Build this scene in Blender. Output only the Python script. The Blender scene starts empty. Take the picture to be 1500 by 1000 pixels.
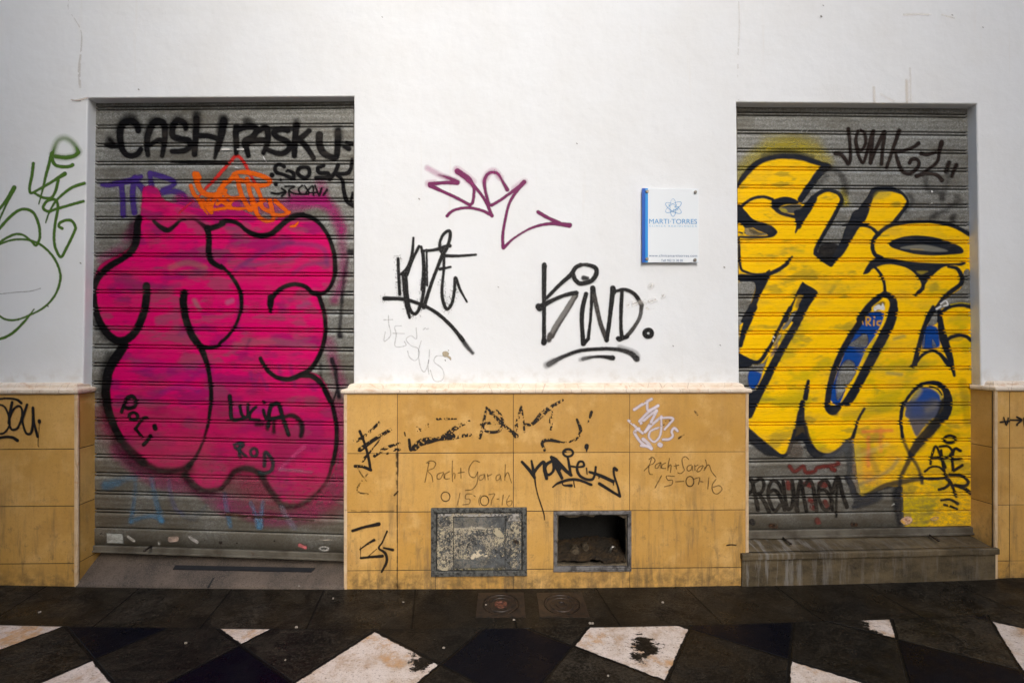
import bpy, bmesh, math, random
import numpy as np
from mathutils import Vector

random.seed(7)
RNG = np.random.RandomState(7)
scene = bpy.context.scene

# ------------------------------------------------------------------ camera
F = 660.0                       # focal length in photo pixels (1500 wide)
CAM = (0.0, -2.44, 1.304)
YAW = math.radians(1.0)
cam_d = bpy.data.cameras.new("camera")
cam_d.sensor_width = 36.0
cam_d.lens = F / 1500.0 * 36.0
cam_d.clip_start = 0.05
cam_d.clip_end = 200.0
cam_o = bpy.data.objects.new("camera", cam_d)
cam_o.location = CAM
cam_o.rotation_euler = (math.radians(90), 0, -YAW)
scene.collection.objects.link(cam_o)
scene.camera = cam_o

# ------------------------------------------------------------------ world + sun
SUN_EL, SUN_AZ = math.radians(40), math.radians(14)     # azimuth: from -Y towards +X
world = bpy.data.worlds.new("World")
scene.world = world
world.use_nodes = True
wn = world.node_tree
sky = wn.nodes.new("ShaderNodeTexSky")
sky.sky_type = 'NISHITA'
sky.sun_disc = False
sky.sun_elevation = SUN_EL
sky.sun_rotation = math.radians(180) - SUN_AZ
sky.air_density = 1.0
sky.dust_density = 4.0
sky.ozone_density = 1.0
bgn = wn.nodes["Background"]
bgn.inputs["Strength"].default_value = 0.11
wn.links.new(sky.outputs[0], bgn.inputs["Color"])

sun_d = bpy.data.lights.new("sun", 'SUN')
sun_d.energy = 1.5
sun_d.angle = math.radians(32)
sun_d.color = (1.0, 1.0, 0.99)
sun_o = bpy.data.objects.new("sun", sun_d)
sd = Vector((math.sin(SUN_AZ) * math.cos(SUN_EL), -math.cos(SUN_AZ) * math.cos(SUN_EL), math.sin(SUN_EL)))
sun_o.rotation_euler = sd.to_track_quat('Z', 'Y').to_euler()
sun_o.location = sd * 20
scene.collection.objects.link(sun_o)

vs = scene.view_settings
vs.view_transform = 'Standard'
vs.look = 'None'
vs.exposure = 1.36
vs.gamma = 1.0
vs.use_curve_mapping = False
scene.cycles.transparent_max_bounces = 32

# ------------------------------------------------------------------ measuring: photo pixel -> point on a plane
cyw, syw = math.cos(YAW), math.sin(YAW)
def at(px, py, Y):
    """x, z of the point of the vertical plane y = Y that the photo shows at (px, py); arrays allowed."""
    u = (np.asarray(px, float) - 750.0) / F
    v = (np.asarray(py, float) - 500.0) / F
    dx, dy = u * cyw + syw, -u * syw + cyw
    t = (Y - CAM[1]) / dy
    return CAM[0] + dx * t, CAM[2] - v * t
def P(px, py, Y):
    x, z = at(px, py, Y)
    return (float(x), float(Y), float(z))

Y_WALL, Y_PLINTH, Y_SHUT = 0.0, -0.056, 0.052

# the pavement rises gently towards both ends of the facade
_gp = [(0, 857), (108, 858), (503, 862.5), (800, 861), (1088, 857.5), (1300, 852), (1460, 846.5), (1500, 845.5)]
_gx = np.array([at(a, b, Y_PLINTH)[0] for a, b in _gp])
_gz = np.array([at(a, b, Y_PLINTH)[1] for a, b in _gp])
_gc = np.polyfit(_gx, _gz, 2)
def ground_z(x):
    return np.polyval(_gc, np.clip(x, -3.3, 3.3))
def ground_at(px, py):
    z = 0.0
    for _ in range(8):
        u = (px - 750.0) / F; v = (py - 500.0) / F
        t = (CAM[2] - z) / v
        x = CAM[0] + (u * cyw + syw) * t; y = CAM[1] + (-u * syw + cyw) * t
        z = float(ground_z(x))
    return x, y, z

# ------------------------------------------------------------------ helpers
def lin(c):
    return tuple(((v / 255.0) / 12.92 if v / 255.0 <= 0.04045 else ((v / 255.0 + 0.055) / 1.055) ** 2.4) for v in c)

def vnoise(x, y, seed):
    """smooth value noise 0..1 on arrays."""
    xi = np.floor(x).astype(np.int64); yi = np.floor(y).astype(np.int64)
    fx = x - xi; fy = y - yi
    fx = fx * fx * (3 - 2 * fx); fy = fy * fy * (3 - 2 * fy)
    def h(a, b):
        n = (a * 374761393 + b * 668265263 + seed * 982451653) & 0x7fffffff
        n = ((n ^ (n >> 13)) * 1274126177) & 0x7fffffff
        n = (n ^ (n >> 16)) & 0xffff
        return n / 65535.0
    return (h(xi, yi) * (1 - fx) + h(xi + 1, yi) * fx) * (1 - fy) + (h(xi, yi + 1) * (1 - fx) + h(xi + 1, yi + 1) * fx) * fy
def fnoise(x, y, s, seed, octs=3):
    o = 0; a = 1; tot = 0
    for k in range(octs):
        o = o + a * vnoise(x / s, y / s, seed + k * 17); tot += a; a *= 0.55; s *= 0.5
    return o / tot
def sstep(a, b, x):
    t = np.clip((x - a) / (b - a), 0, 1)
    return t * t * (3 - 2 * t)

def link(o, parent=None):
    scene.collection.objects.link(o)
    if parent is not None:
        o.parent = parent
    return o
def thing(name, label, cat, loc, group=None):
    o = bpy.data.objects.new(name, None)
    o.empty_display_size = 0.1
    o.location = loc
    o["label"] = label; o["category"] = cat
    if group: o["group"] = group
    return link(o)
def tag(o, label, cat, group=None):
    o["label"] = label; o["category"] = cat
    if group: o["group"] = group
    return o
def from_bm(name, bm, mat, parent=None, smooth=False, label=None):
    """bm is in world coordinates; the mesh is stored relative to its thing's base."""
    if parent is not None:
        bmesh.ops.translate(bm, verts=bm.verts, vec=-Vector(parent.location))
    bmesh.ops.recalc_face_normals(bm, faces=bm.faces)
    me = bpy.data.meshes.new(name)
    bm.to_mesh(me); bm.free()
    for m in (mat if isinstance(mat, (list, tuple)) else [mat]):
        me.materials.append(m)
    if smooth:
        me.polygons.foreach_set("use_smooth", [True] * len(me.polygons))
    o = bpy.data.objects.new(name, me)
    if label: o["label"] = label
    return link(o, parent)
def from_arrays(name, co, quads, mat, parent=None, attrs=None, smooth=True, label=None):
    me = bpy.data.meshes.new(name)
    co = np.asarray(co, np.float32)
    if parent is not None:
        co = co - np.array(parent.location, np.float32)
    me.vertices.add(len(co)); me.vertices.foreach_set("co", co.ravel())
    n = len(quads)
    me.loops.add(n * 4); me.loops.foreach_set("vertex_index", np.asarray(quads, np.int32).ravel())
    me.polygons.add(n)
    me.polygons.foreach_set("loop_start", np.arange(n, dtype=np.int32) * 4)
    me.polygons.foreach_set("loop_total", np.full(n, 4, np.int32))
    if smooth:
        me.polygons.foreach_set("use_smooth", np.ones(n, bool))
    for k, (typ, arr) in (attrs or {}).items():
        a = me.attributes.new(k, typ, 'POINT')
        key = {'FLOAT': 'value', 'FLOAT_COLOR': 'color', 'FLOAT_VECTOR': 'vector'}[typ]
        a.data.foreach_set(key, np.asarray(arr, np.float32).ravel())
    me.materials.append(mat)
    me.update(calc_edges=True)
    me.validate()
    o = bpy.data.objects.new(name, me)
    if label: o["label"] = label
    return link(o, parent)

def add_box(bm, x0, x1, y0, y1, z0, z1, bevel=0.0, seg=2):
    vs_ = [bm.verts.new((x, y, z)) for x in (x0, x1) for y in (y0, y1) for z in (z0, z1)]
    idx = [(0, 1, 3, 2), (4, 6, 7, 5), (0, 4, 5, 1), (2, 3, 7, 6), (0, 2, 6, 4), (1, 5, 7, 3)]
    fs = [bm.faces.new([vs_[i] for i in f]) for f in idx]
    if bevel:
        es = list({e for f in fs for e in f.edges})
        bmesh.ops.bevel(bm, geom=es, offset=bevel, segments=seg, affect='EDGES', profile=0.5)
def add_hexa(bm, front, y0, y1, bevel=0.0):
    """front: 4 (x,z) corners counterclockwise seen from -Y, extruded from y0 (front) to y1."""
    a = [bm.verts.new((x, y0, z)) for x, z in front]
    b = [bm.verts.new((x, y1, z)) for x, z in front]
    fs = [bm.faces.new(a), bm.faces.new(b[::-1])]
    n = len(front)
    for i in range(n):
        fs.append(bm.faces.new([a[i], b[i], b[(i + 1) % n], a[(i + 1) % n]]))
    if bevel:
        bmesh.ops.bevel(bm, geom=list({e for f in fs for e in f.edges}), offset=bevel, segments=2, affect='EDGES', profile=0.5)
def add_cyl(bm, c, axis, r, h, seg=24, r2=None):
    """cylinder from c along axis ('y' towards camera = -Y, or 'z' up)."""
    r2 = r if r2 is None else r2
    A, B = [], []
    for i in range(seg):
        t = 2 * math.pi * i / seg
        ca, sa = math.cos(t), math.sin(t)
        if axis == 'y':
            A.append(bm.verts.new((c[0] + r * ca, c[1], c[2] + r * sa)))
            B.append(bm.verts.new((c[0] + r2 * ca, c[1] - h, c[2] + r2 * sa)))
        else:
            A.append(bm.verts.new((c[0] + r * ca, c[1] + r * sa, c[2])))
            B.append(bm.verts.new((c[0] + r2 * ca, c[1] + r2 * sa, c[2] + h)))
    for i in range(seg):
        j = (i + 1) % seg
        bm.faces.new([A[i], A[j], B[j], B[i]])
    bm.faces.new(A[::-1]); bm.faces.new(B)
def add_tube(bm, pts, r, seg=8):
    rings = []
    for i, p in enumerate(pts):
        a = Vector(pts[max(i - 1, 0)]); b = Vector(pts[min(i + 1, len(pts) - 1)])
        d = (b - a).normalized()
        u = d.cross(Vector((0, 0, 1)))
        if u.length < 1e-3: u = d.cross(Vector((1, 0, 0)))
        u.normalize(); w = d.cross(u)
        rings.append([bm.verts.new(Vector(p) + (u * math.cos(2 * math.pi * k / seg) + w * math.sin(2 * math.pi * k / seg)) * r) for k in range(seg)])
    for a, b in zip(rings, rings[1:]):
        for k in range(seg):
            bm.faces.new([a[k], a[(k + 1) % seg], b[(k + 1) % seg], b[k]])
    bm.faces.new(rings[0][::-1]); bm.faces.new(rings[-1])
def add_sweep(bm, path, profile, closed_profile=True):
    """path: [(x,y)] in plan, profile: [(out,z)] with out measured to the right-hand (outer) side; mitred."""
    n = len(path); rings = []
    for i in range(n):
        p = Vector(path[i])
        d0 = (Vector(path[i]) - Vector(path[i - 1])).normalized() if i > 0 else None
        d1 = (Vector(path[i + 1]) - Vector(path[i])).normalized() if i < n - 1 else None
        if d0 is None: d0 = d1
        if d1 is None: d1 = d0
        n0 = Vector((d0.y, -d0.x)); n1 = Vector((d1.y, -d1.x))
        m = (n0 + n1); m = m / max(m.dot(n0), 1e-4)
        rings.append([bm.verts.new((p.x + m.x * o, p.y + m.y * o, z)) for o, z in profile])
    k = len(profile)
    for a, b in zip(rings, rings[1:]):
        for j in range(k if closed_profile else k - 1):
            bm.faces.new([a[j], a[(j + 1) % k], b[(j + 1) % k], b[j]])
    if closed_profile:
        bm.faces.new(rings[0]); bm.faces.new(rings[-1][::-1])

# ------------------------------------------------------------------ materials
class NT:
    def __init__(s, name):
        s.m = bpy.data.materials.new(name); s.m.use_nodes = True
        s.t = s.m.node_tree; s.b = s.t.nodes["Principled BSDF"]
        g = s.t.nodes.new("ShaderNodeNewGeometry"); s.pos = g.outputs["Position"]; s.nor = g.outputs["Normal"]
    def n(s, typ, **kw):
        nd = s.t.nodes.new(typ)
        for k, v in kw.items(): setattr(nd, k, v)
        return nd
    def put(s, sock, v):
        if isinstance(v, bpy.types.NodeSocket): s.t.links.new(v, sock)
        elif isinstance(v, tuple) and len(v) == 3 and sock.type == 'RGBA': sock.default_value = (*v, 1)
        else: sock.default_value = v
    def math(s, op, a, b=0.0, c=None, clamp=False):
        nd = s.n("ShaderNodeMath", operation=op, use_clamp=clamp)
        s.put(nd.inputs[0], a); s.put(nd.inputs[1], b)
        if c is not None: s.put(nd.inputs[2], c)
        return nd.outputs[0]
    def vscale(s, v):
        nd = s.n("ShaderNodeVectorMath", operation='MULTIPLY'); s.put(nd.inputs[0], s.pos); nd.inputs[1].default_value = v
        return nd.outputs[0]
    def noise(s, scale, detail=3, rough=0.55, vec=None, dist=0.0):
        nd = s.n("ShaderNodeTexNoise"); s.put(nd.inputs["Vector"], vec or s.pos)
        nd.inputs["Scale"].default_value = scale; nd.inputs["Detail"].default_value = detail
        nd.inputs["Roughness"].default_value = rough; nd.inputs["Distortion"].default_value = dist
        return nd.outputs["Fac"]
    def voro(s, scale, vec=None, feature='F1'):
        nd = s.n("ShaderNodeTexVoronoi", feature=feature); s.put(nd.inputs["Vector"], vec or s.pos)
        nd.inputs["Scale"].default_value = scale
        return nd
    def ramp(s, f, lo, hi, a=0.0, b=1.0):
        nd = s.n("ShaderNodeMapRange", interpolation_type='SMOOTHSTEP'); s.put(nd.inputs[0], f)
        for i, v in zip((1, 2, 3, 4), (lo, hi, a, b)): s.put(nd.inputs[i], v)
        return nd.outputs[0]
    def mix(s, f, a, b, blend='MIX'):
        nd = s.n("ShaderNodeMix", data_type='RGBA', blend_type=blend)
        s.put(nd.inputs[0], f); s.put(nd.inputs[6], a); s.put(nd.inputs[7], b)
        return nd.outputs[2]
    def attr(s, name):
        return s.n("ShaderNodeAttribute", attribute_name=name)
    def sep(s, v=None):
        nd = s.n("ShaderNodeSeparateXYZ"); s.put(nd.inputs[0], v or s.pos); return nd.outputs
    def bump(s, h, strength, dist=0.002, prev=None):
        nd = s.n("ShaderNodeBump"); nd.inputs["Strength"].default_value = strength; nd.inputs["Distance"].default_value = dist
        s.put(nd.inputs["Height"], h)
        if prev is not None: s.put(nd.inputs["Normal"], prev)
        return nd.outputs[0]
    def out(s, col=None, rough=None, metal=None, normal=None, alpha=None, spec=None):
        for k, v in (("Base Color", col), ("Roughness", rough), ("Metallic", metal), ("Normal", normal), ("Alpha", alpha), ("Specular IOR Level", spec)):
            if v is not None: s.put(s.b.inputs[k], v)
        return s.m

def stucco_bump(s):
    h = s.math('ADD', s.math('MULTIPLY', s.noise(55, 3), 1.0), s.math('MULTIPLY', s.noise(190, 3, 0.6), 0.55))
    big = s.noise(6, 2)
    return s.bump(big, 0.25, 0.02, s.bump(h, 0.36, 0.0022))
def mat_stucco():
    s = NT("white_stucco")
    base = s.mix(s.ramp(s.noise(2.3, 4), 0.3, 0.75), (0.81, 0.835, 0.86), (0.78, 0.795, 0.805))
    base = s.mix(s.ramp(s.noise(40, 3), 0.62, 0.8, 0, 0.18), base, (0.62, 0.61, 0.59))
    # faint vertical run-off stains
    st = s.noise(3.2, 4, 0.65, s.vscale((6.0, 1.0, 0.25)))
    base = s.mix(s.ramp(st, 0.60, 0.80, 0, 0.22), base, (0.66, 0.60, 0.50))
    # tiny pits
    v = s.voro(26)
    base = s.mix(s.ramp(v.outputs["Distance"], 0.02, 0.05, 0.5, 0.0), base, (0.5, 0.47, 0.43))
    # grime along the foot of the plaster just above the ledge
    z = s.sep()[2]
    g = s.math('MULTIPLY', s.ramp(z, LEDGE_TOP + 0.10, LEDGE_TOP, 0, 1), s.ramp(s.noise(16, 4), 0.42, 0.75, 0, 0.45))
    base = s.mix(g, base, (0.5, 0.44, 0.36))
    return s.out(base, 0.82, 0.0, stucco_bump(s), spec=0.25)

LEDGE_TOP = float(at(800, 561, -0.05)[1])
M = {}
M['stucco'] = mat_stucco()

def mat_paint(name, kind):
    s = NT(name)
    a = s.attr("paint")
    al = s.attr("cover").outputs["Fac"]
    if kind == 'wall':
        grain = s.noise(210, 3, 0.65)
        al2 = s.math('MULTIPLY', al, s.ramp(grain, 0.30, 0.46, 0.72, 1.0))
        return s.out(a.outputs["Color"], 0.55, 0, stucco_bump(s), al2, spec=0.3)
    if kind == 'metal':
        sc = s.noise(60, 4, 0.6, s.vscale((0.35, 1, 2.2)))
        al2 = s.math('MULTIPLY', al, s.ramp(sc, 0.30, 0.45, 0.80, 1.0))
        col = s.mix(s.ramp(s.noise(9, 4, 0.6, s.vscale((0.7, 1, 1.6))), 0.45, 0.75, 0, 0.22), a.outputs["Color"], (0.10, 0.085, 0.07))
        low = s.ramp(s.sep()[2], 0.85, 0.25, 0, 0.55)        # road grime on the lower slats
        col = s.mix(s.math('MULTIPLY', low, s.ramp(s.noise(38, 6, 0.75, s.vscale((0.8, 1, 1.3))), 0.36, 0.62)), col, (0.10, 0.085, 0.065))
        fine = s.noise(9, 3, 0.6, s.vscale((0.25, 1, 16.0)))
        col = s.mix(s.ramp(fine, 0.60, 0.74, 0, 0.14), col, (0.05, 0.045, 0.05))
        return s.out(col, 0.55, 0.0, s.bump(s.noise(25, 3), 0.12, 0.004), al2, spec=0.10)
    grain = s.noise(160, 3, 0.7)
    al2 = s.math('MULTIPLY', al, s.ramp(grain, 0.28, 0.42, 0.7, 1.0))
    return s.out(a.outputs["Color"], 0.45, 0, None, al2, spec=0.4)
M['paint_wall'] = mat_paint("spray_paint_on_plaster", 'wall')
M['paint_metal'] = mat_paint("spray_paint_on_metal", 'metal')
M['paint_tile'] = mat_paint("marker_paint_on_tile", 'tile')

def mat_shutter():
    s = NT("galvanised_slats")
    sp = s.voro(130)
    c = s.mix(s.sep(sp.outputs["Color"])[0], (0.17, 0.176, 0.168), (0.46, 0.48, 0.465))
    base = s.mix(s.ramp(s.noise(420, 2), 0.35, 0.65), c, (0.22, 0.21, 0.18))
    g = s.noise(3.5, 5, 0.62, s.vscale((0.8, 1, 2.5)))
    base = s.mix(s.ramp(g, 0.42, 0.72, 0, 0.7), base, (0.115, 0.10, 0.07))
    rust = s.noise(14, 5, 0.7, s.vscale((0.5, 1, 3.0)))
    base = s.mix(s.ramp(rust, 0.66, 0.78, 0, 0.8), base, (0.13, 0.06, 0.025))
    low = s.ramp(s.sep()[2], 1.0, 0.30, 0, 0.78)
    base = s.mix(s.math('MULTIPLY', low, s.ramp(s.noise(6, 5, 0.65), 0.3, 0.65, 0.35, 1.0)), base, (0.115, 0.095, 0.065))
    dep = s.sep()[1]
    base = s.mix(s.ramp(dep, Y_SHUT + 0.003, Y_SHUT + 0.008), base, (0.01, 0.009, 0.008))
    scr = s.noise(30, 4, 0.6, s.vscale((0.08, 1, 9.0)))
    return s.out(base, s.ramp(scr, 0.3, 0.7, 0.38, 0.6), 0.35, s.bump(scr, 0.05, 0.002, s.bump(s.noise(5, 2), 0.30, 0.008)))
M['shutter'] = mat_shutter()

def mat_rail():
    s = NT("dirty_rail_metal")
    base = s.mix(s.ramp(s.noise(9, 4), 0.35, 0.7), (0.17, 0.155, 0.125), (0.075, 0.062, 0.045))
    base = s.mix(s.ramp(s.noise(28, 5, 0.7), 0.62, 0.74, 0, 0.9), base, (0.11, 0.05, 0.02))
    return s.out(base, 0.55, 0.3, s.bump(s.noise(40, 3), 0.2, 0.003))
M['rail'] = mat_rail()

def mat_tile():
    s = NT("ochre_stone_tile")
    t = s.attr("tone").outputs["Fac"]
    base = s.mix(t, (0.54, 0.30, 0.074), (0.71, 0.43, 0.14))
    base = s.mix(s.ramp(s.noise(4.5, 5, 0.6), 0.35, 0.7, 0, 0.6), base, (0.53, 0.285, 0.056))
    base = s.mix(s.ramp(s.noise(60, 3), 0.55, 0.8, 0, 0.35), base, (0.38, 0.20, 0.045))
    base = s.mix(s.ramp(s.noise(7, 6, 0.65), 0.50, 0.72, 0, 0.55), base, (0.74, 0.47, 0.18))
    base = s.mix(s.ramp(s.noise(3.2, 5, 0.6), 0.52, 0.74, 0, 0.5), base, (0.40, 0.205, 0.045))
    base = s.mix(s.ramp(s.noise(170, 4, 0.75), 0.54, 0.70, 0, 0.4), base, (0.30, 0.15, 0.04))
    # vertical grime streaks, stronger low down
    st = s.noise(9, 5, 0.7, s.vscale((3.2, 1.0, 0.35)))
    z = s.sep()[2]
    low = s.ramp(z, 0.75, 0.15, 0.15, 0.95)
    base = s.mix(s.math('MULTIPLY', s.ramp(st, 0.45, 0.72, 0, 0.8), low), base, (0.17, 0.115, 0.06))
    base = s.mix(s.math('MULTIPLY', s.ramp(s.noise(22, 6, 0.75), 0.55, 0.72, 0, 0.65), low), base, (0.12, 0.085, 0.05))
    # splash dirt just above the ground
    base = s.mix(s.math('MULTIPLY', s.ramp(z, 0.16, 0.02, 0, 0.7), s.ramp(s.noise(18, 5, 0.7), 0.35, 0.65)), base, (0.10, 0.07, 0.035))
    base = s.mix(s.attr("joint").outputs["Fac"], base, (0.06, 0.04, 0.028))
    return s.out(base, s.ramp(s.noise(13, 4), 0.3, 0.7, 0.34, 0.55), 0, s.bump(s.noise(90, 3), 0.12, 0.0015), spec=0.4)
M['tile'] = mat_tile()

def mat_cream(name, c1, c2, stain):
    s = NT(name)
    base = s.mix(s.ramp(s.noise(14, 5, 0.65), 0.35, 0.7), c1, c2)
    vein = s.noise(7, 6, 0.7, s.vscale((1, 1, 2)), 2.0)
    base = s.mix(s.ramp(vein, 0.54, 0.68, 0, stain), base, (0.52, 0.24, 0.08))
    v = s.voro(9, s.vscale((1, 1, 0.1)), 'DISTANCE_TO_EDGE')
    base = s.mix(s.ramp(v.outputs["Distance"], 0.0, 0.012, 0.5, 0.0), base, (0.30, 0.18, 0.09))
    return s.out(base, 0.45, 0, s.bump(s.noise(70, 3), 0.1, 0.002))
M['ledge'] = mat_cream("cream_marble_ledge", (0.80, 0.70, 0.58), (0.72, 0.58, 0.44), 0.5)
M['trim'] = mat_cream("cream_corner_strip", (0.66, 0.50, 0.32), (0.55, 0.38, 0.22), 0.4)

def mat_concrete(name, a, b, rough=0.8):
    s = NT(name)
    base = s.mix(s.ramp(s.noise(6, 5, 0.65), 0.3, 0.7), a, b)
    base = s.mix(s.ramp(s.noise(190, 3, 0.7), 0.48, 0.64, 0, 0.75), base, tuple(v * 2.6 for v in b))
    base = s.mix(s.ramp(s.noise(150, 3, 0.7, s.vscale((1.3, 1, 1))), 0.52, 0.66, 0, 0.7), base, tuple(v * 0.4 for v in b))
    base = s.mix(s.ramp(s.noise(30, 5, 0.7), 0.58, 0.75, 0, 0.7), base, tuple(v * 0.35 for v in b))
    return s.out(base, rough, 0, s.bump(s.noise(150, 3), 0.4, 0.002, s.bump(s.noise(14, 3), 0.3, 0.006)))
M['ramp'] = mat_concrete("rough_concrete_ramp", (0.118, 0.088, 0.066), (0.048, 0.037, 0.029))
def mat_step():
    s = NT("worn_stone_step")
    base = s.mix(s.ramp(s.noise(5, 6, 0.7, s.vscale((1, 2, 2))), 0.32, 0.68), (0.13, 0.098, 0.055), (0.050, 0.038, 0.022))
    base = s.mix(s.ramp(s.noise(24, 6, 0.75), 0.55, 0.75, 0, 0.8), base, (0.022, 0.018, 0.013))
    st = s.noise(7, 5, 0.7, s.vscale((5.0, 1, 0.5)))
    x = s.sep()[0]
    left = s.ramp(x, 2.0, 1.25, 0.22, 0.9)                 # lime run-off at the left end of the riser
    base = s.mix(s.math('MULTIPLY', s.ramp(st, 0.46, 0.66), left), base, (0.21, 0.20, 0.185))
    base = s.mix(s.ramp(s.noise(200, 3), 0.58, 0.72, 0, 0.5), base, (0.16, 0.14, 0.11))
    return s.out(base, 0.62, 0, s.bump(s.noise(90, 4), 0.45, 0.003, s.bump(s.noise(11, 4), 0.4, 0.008)), spec=0.2)
M['step'] = mat_step()
M['dirt'] = mat_concrete("brown_dirt", (0.050, 0.026, 0.006), (0.010, 0.006, 0.002), 0.95)
M['cavity'] = mat_concrete("dark_cavity", (0.02, 0.019, 0.017), (0.011, 0.011, 0.010), 0.9)  # near-black, shared by the niche, hatch seams and slab joint

def mat_simple(name, col, rough=0.5, metal=0.0, var=0.0, scale=30, col2=None):
    s = NT(name)
    c = s.mix(s.ramp(s.noise(scale, 4, 0.65), 0.4, 0.66, 0, 1), col, col2) if col2 else col
    return s.out(c, rough, metal, s.bump(s.noise(scale * 2, 3), 0.15, 0.002))
M['frame_dark'] = mat_simple("weathered_steel_frame", (0.115, 0.115, 0.105), 0.6, 0.15, scale=55, col2=(0.014, 0.014, 0.013))
M['frame_grey'] = mat_simple("dull_aluminium_frame", (0.20, 0.19, 0.185), 0.5, 0.3, scale=26, col2=(0.05, 0.045, 0.042))
M['steel'] = mat_simple("scratched_bolt_steel", (0.42, 0.40, 0.37), 0.35, 0.8, scale=60, col2=(0.25, 0.22, 0.18))
M['black_strip'] = mat_simple("black_rubber_strip", (0.003, 0.003, 0.005), 0.85, 0, scale=40, col2=(0.006, 0.006, 0.008))
M['paper'] = mat_simple("faded_paper", (0.50, 0.50, 0.47), 0.8, 0, scale=60, col2=(0.36, 0.35, 0.32))
M['litter'] = mat_simple("pale_litter", (0.33, 0.29, 0.24), 0.8, 0, scale=90, col2=(0.15, 0.125, 0.095))
M['iron'] = mat_simple("rusty_cast_iron", (0.036, 0.021, 0.012), 0.5, 0.2, scale=40, col2=(0.012, 0.009, 0.007))
M['iron_red'] = mat_simple("red_lead_iron", (0.16, 0.055, 0.03), 0.6, 0.2, scale=60, col2=(0.04, 0.02, 0.014))
M['rod'] = mat_simple("dark_bolt_rod", (0.05, 0.035, 0.025), 0.5, 0.5, scale=60, col2=(0.02, 0.016, 0.013))

def mat_hatch():
    s = NT("lime_splattered_panel")
    n = s.math('ADD', s.math('MULTIPLY', s.noise(38, 6, 0.8, None, 1.0), 0.6), s.math('MULTIPLY', s.noise(130, 4, 0.8), 0.4))
    big = s.noise(8, 3)
    k = s.math('ADD', n, s.math('MULTIPLY', s.math('SUBTRACT', big, 0.5), 0.35))
    sp = s.attr("splat").outputs["Fac"]
    m = s.math('MULTIPLY', s.ramp(k, 0.50, 0.545), sp)
    base = s.mix(s.ramp(s.noise(18, 4), 0.35, 0.7), (0.115, 0.122, 0.125), (0.055, 0.058, 0.058))
    base = s.mix(s.math('MULTIPLY', sp, s.ramp(s.noise(60, 5, 0.75), 0.40, 0.52, 1, 0)), base, (0.022, 0.021, 0.020))
    base = s.mix(m, base, (0.46, 0.40, 0.29))
    base = s.mix(s.math('MULTIPLY', m, s.ramp(s.noise(150, 4, 0.8), 0.52, 0.6, 0, 1.0)), base, (0.05, 0.045, 0.04))
    base = s.mix(s.ramp(s.noise(12, 5, 0.75), 0.62, 0.70, 0, 0.5), base, (0.50, 0.45, 0.36))
    return s.out(base, 0.6, 0.1, s.bump(m, 0.6, 0.003))
M['hatch'] = mat_hatch()

def mat_flat(name, col, rough=0.3, spec=0.5):
    s = NT(name)
    c = s.mix(s.ramp(s.noise(25, 3), 0.4, 0.7, 0, 0.08), col, tuple(v * 0.8 for v in col))
    return s.out(c, rough, 0, None, spec=spec)
M['blue_dark'] = mat_flat("deep_blue_vinyl", lin((0, 86, 185)))
M['blue_light'] = mat_flat("light_blue_vinyl", lin((40, 150, 225)))
M['letter_blue'] = mat_flat("blue_lettering", lin((80, 158, 215)))
M['letter_pale'] = mat_flat("pale_blue_lettering", lin((110, 180, 225)))
M['letter_navy'] = mat_flat("slate_blue_lettering", lin((70, 105, 150)))
def mat_acrylic():
    s = NT("white_acrylic_panel")
    return s.out((0.83, 0.88, 0.92), 0.12, 0, None, spec=0.5)
M['acrylic'] = mat_acrylic()
def mat_edge():
    s = NT("clear_acrylic_edge")
    s.b.inputs["Transmission Weight"].default_value = 0.0
    return s.out((0.80, 0.83, 0.84), 0.1)
M['acrylic_edge'] = mat_edge()

# ================================================================== GROUND
def undist(px, py):
    dx, dy = px - 750.0, py - 500.0
    k = 1 + 6e-8 * np.minimum(dx * dx + dy * dy, 1.0e6)
    return 750 + dx * k, 500 + dy * k
def flat_ground(px, py):
    u = (px - 750.0) / F; v = (py - 500.0) / F
    t = CAM[2] / v
    return (u * cyw + syw) * t, CAM[1] + (-u * syw + cyw) * t
_lat = {(0, 0): (143, 965), (1, 1): (352, 940), (2, 2): (545, 927), (3, 2): (638, 973), (4, 3): (838, 948), (5, 3): (970, 998),
        (6, 4): (1152, 968), (7, 5): (1311, 931), (2, 1): (443, 1000), (8, 6): (1458, 909)}
_A, _B = [], []
for (i, j), (px, py) in _lat.items():
    gx, gy = flat_ground(*undist(px, py))
    _A.append([gx, gy, 1]); _B.append([i, j])
LATM = np.linalg.lstsq(np.array(_A), np.array(_B, float), rcond=None)[0]      # ground xy -> tile lattice
def lattice(x, y):
    """tile lattice coordinates and straightened y of ground points"""
    z = ground_z(x)
    rx, ry = x - CAM[0], y - CAM[1]
    fw = np.maximum(rx * syw + ry * cyw, 0.5)
    rt = rx * cyw - ry * syw
    px = 750 + F * rt / fw; py = 500 + F * (CAM[2] - z) / fw
    gx, gy = flat_ground(*undist(px, py))
    back = (rx * syw + ry * cyw) < 0.5
    gx = np.where(back, x, gx); gy = np.where(back, y, gy)
    q = np.stack([gx, gy, np.ones_like(gx)], -1) @ LATM
    return q[..., 0], q[..., 1], gy
BAND_Y = float(np.mean([flat_ground(*undist(a, b))[1] for a, b in [(60, 915), (350, 916), (700, 919), (930, 921), (1200, 913)]]))

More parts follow.
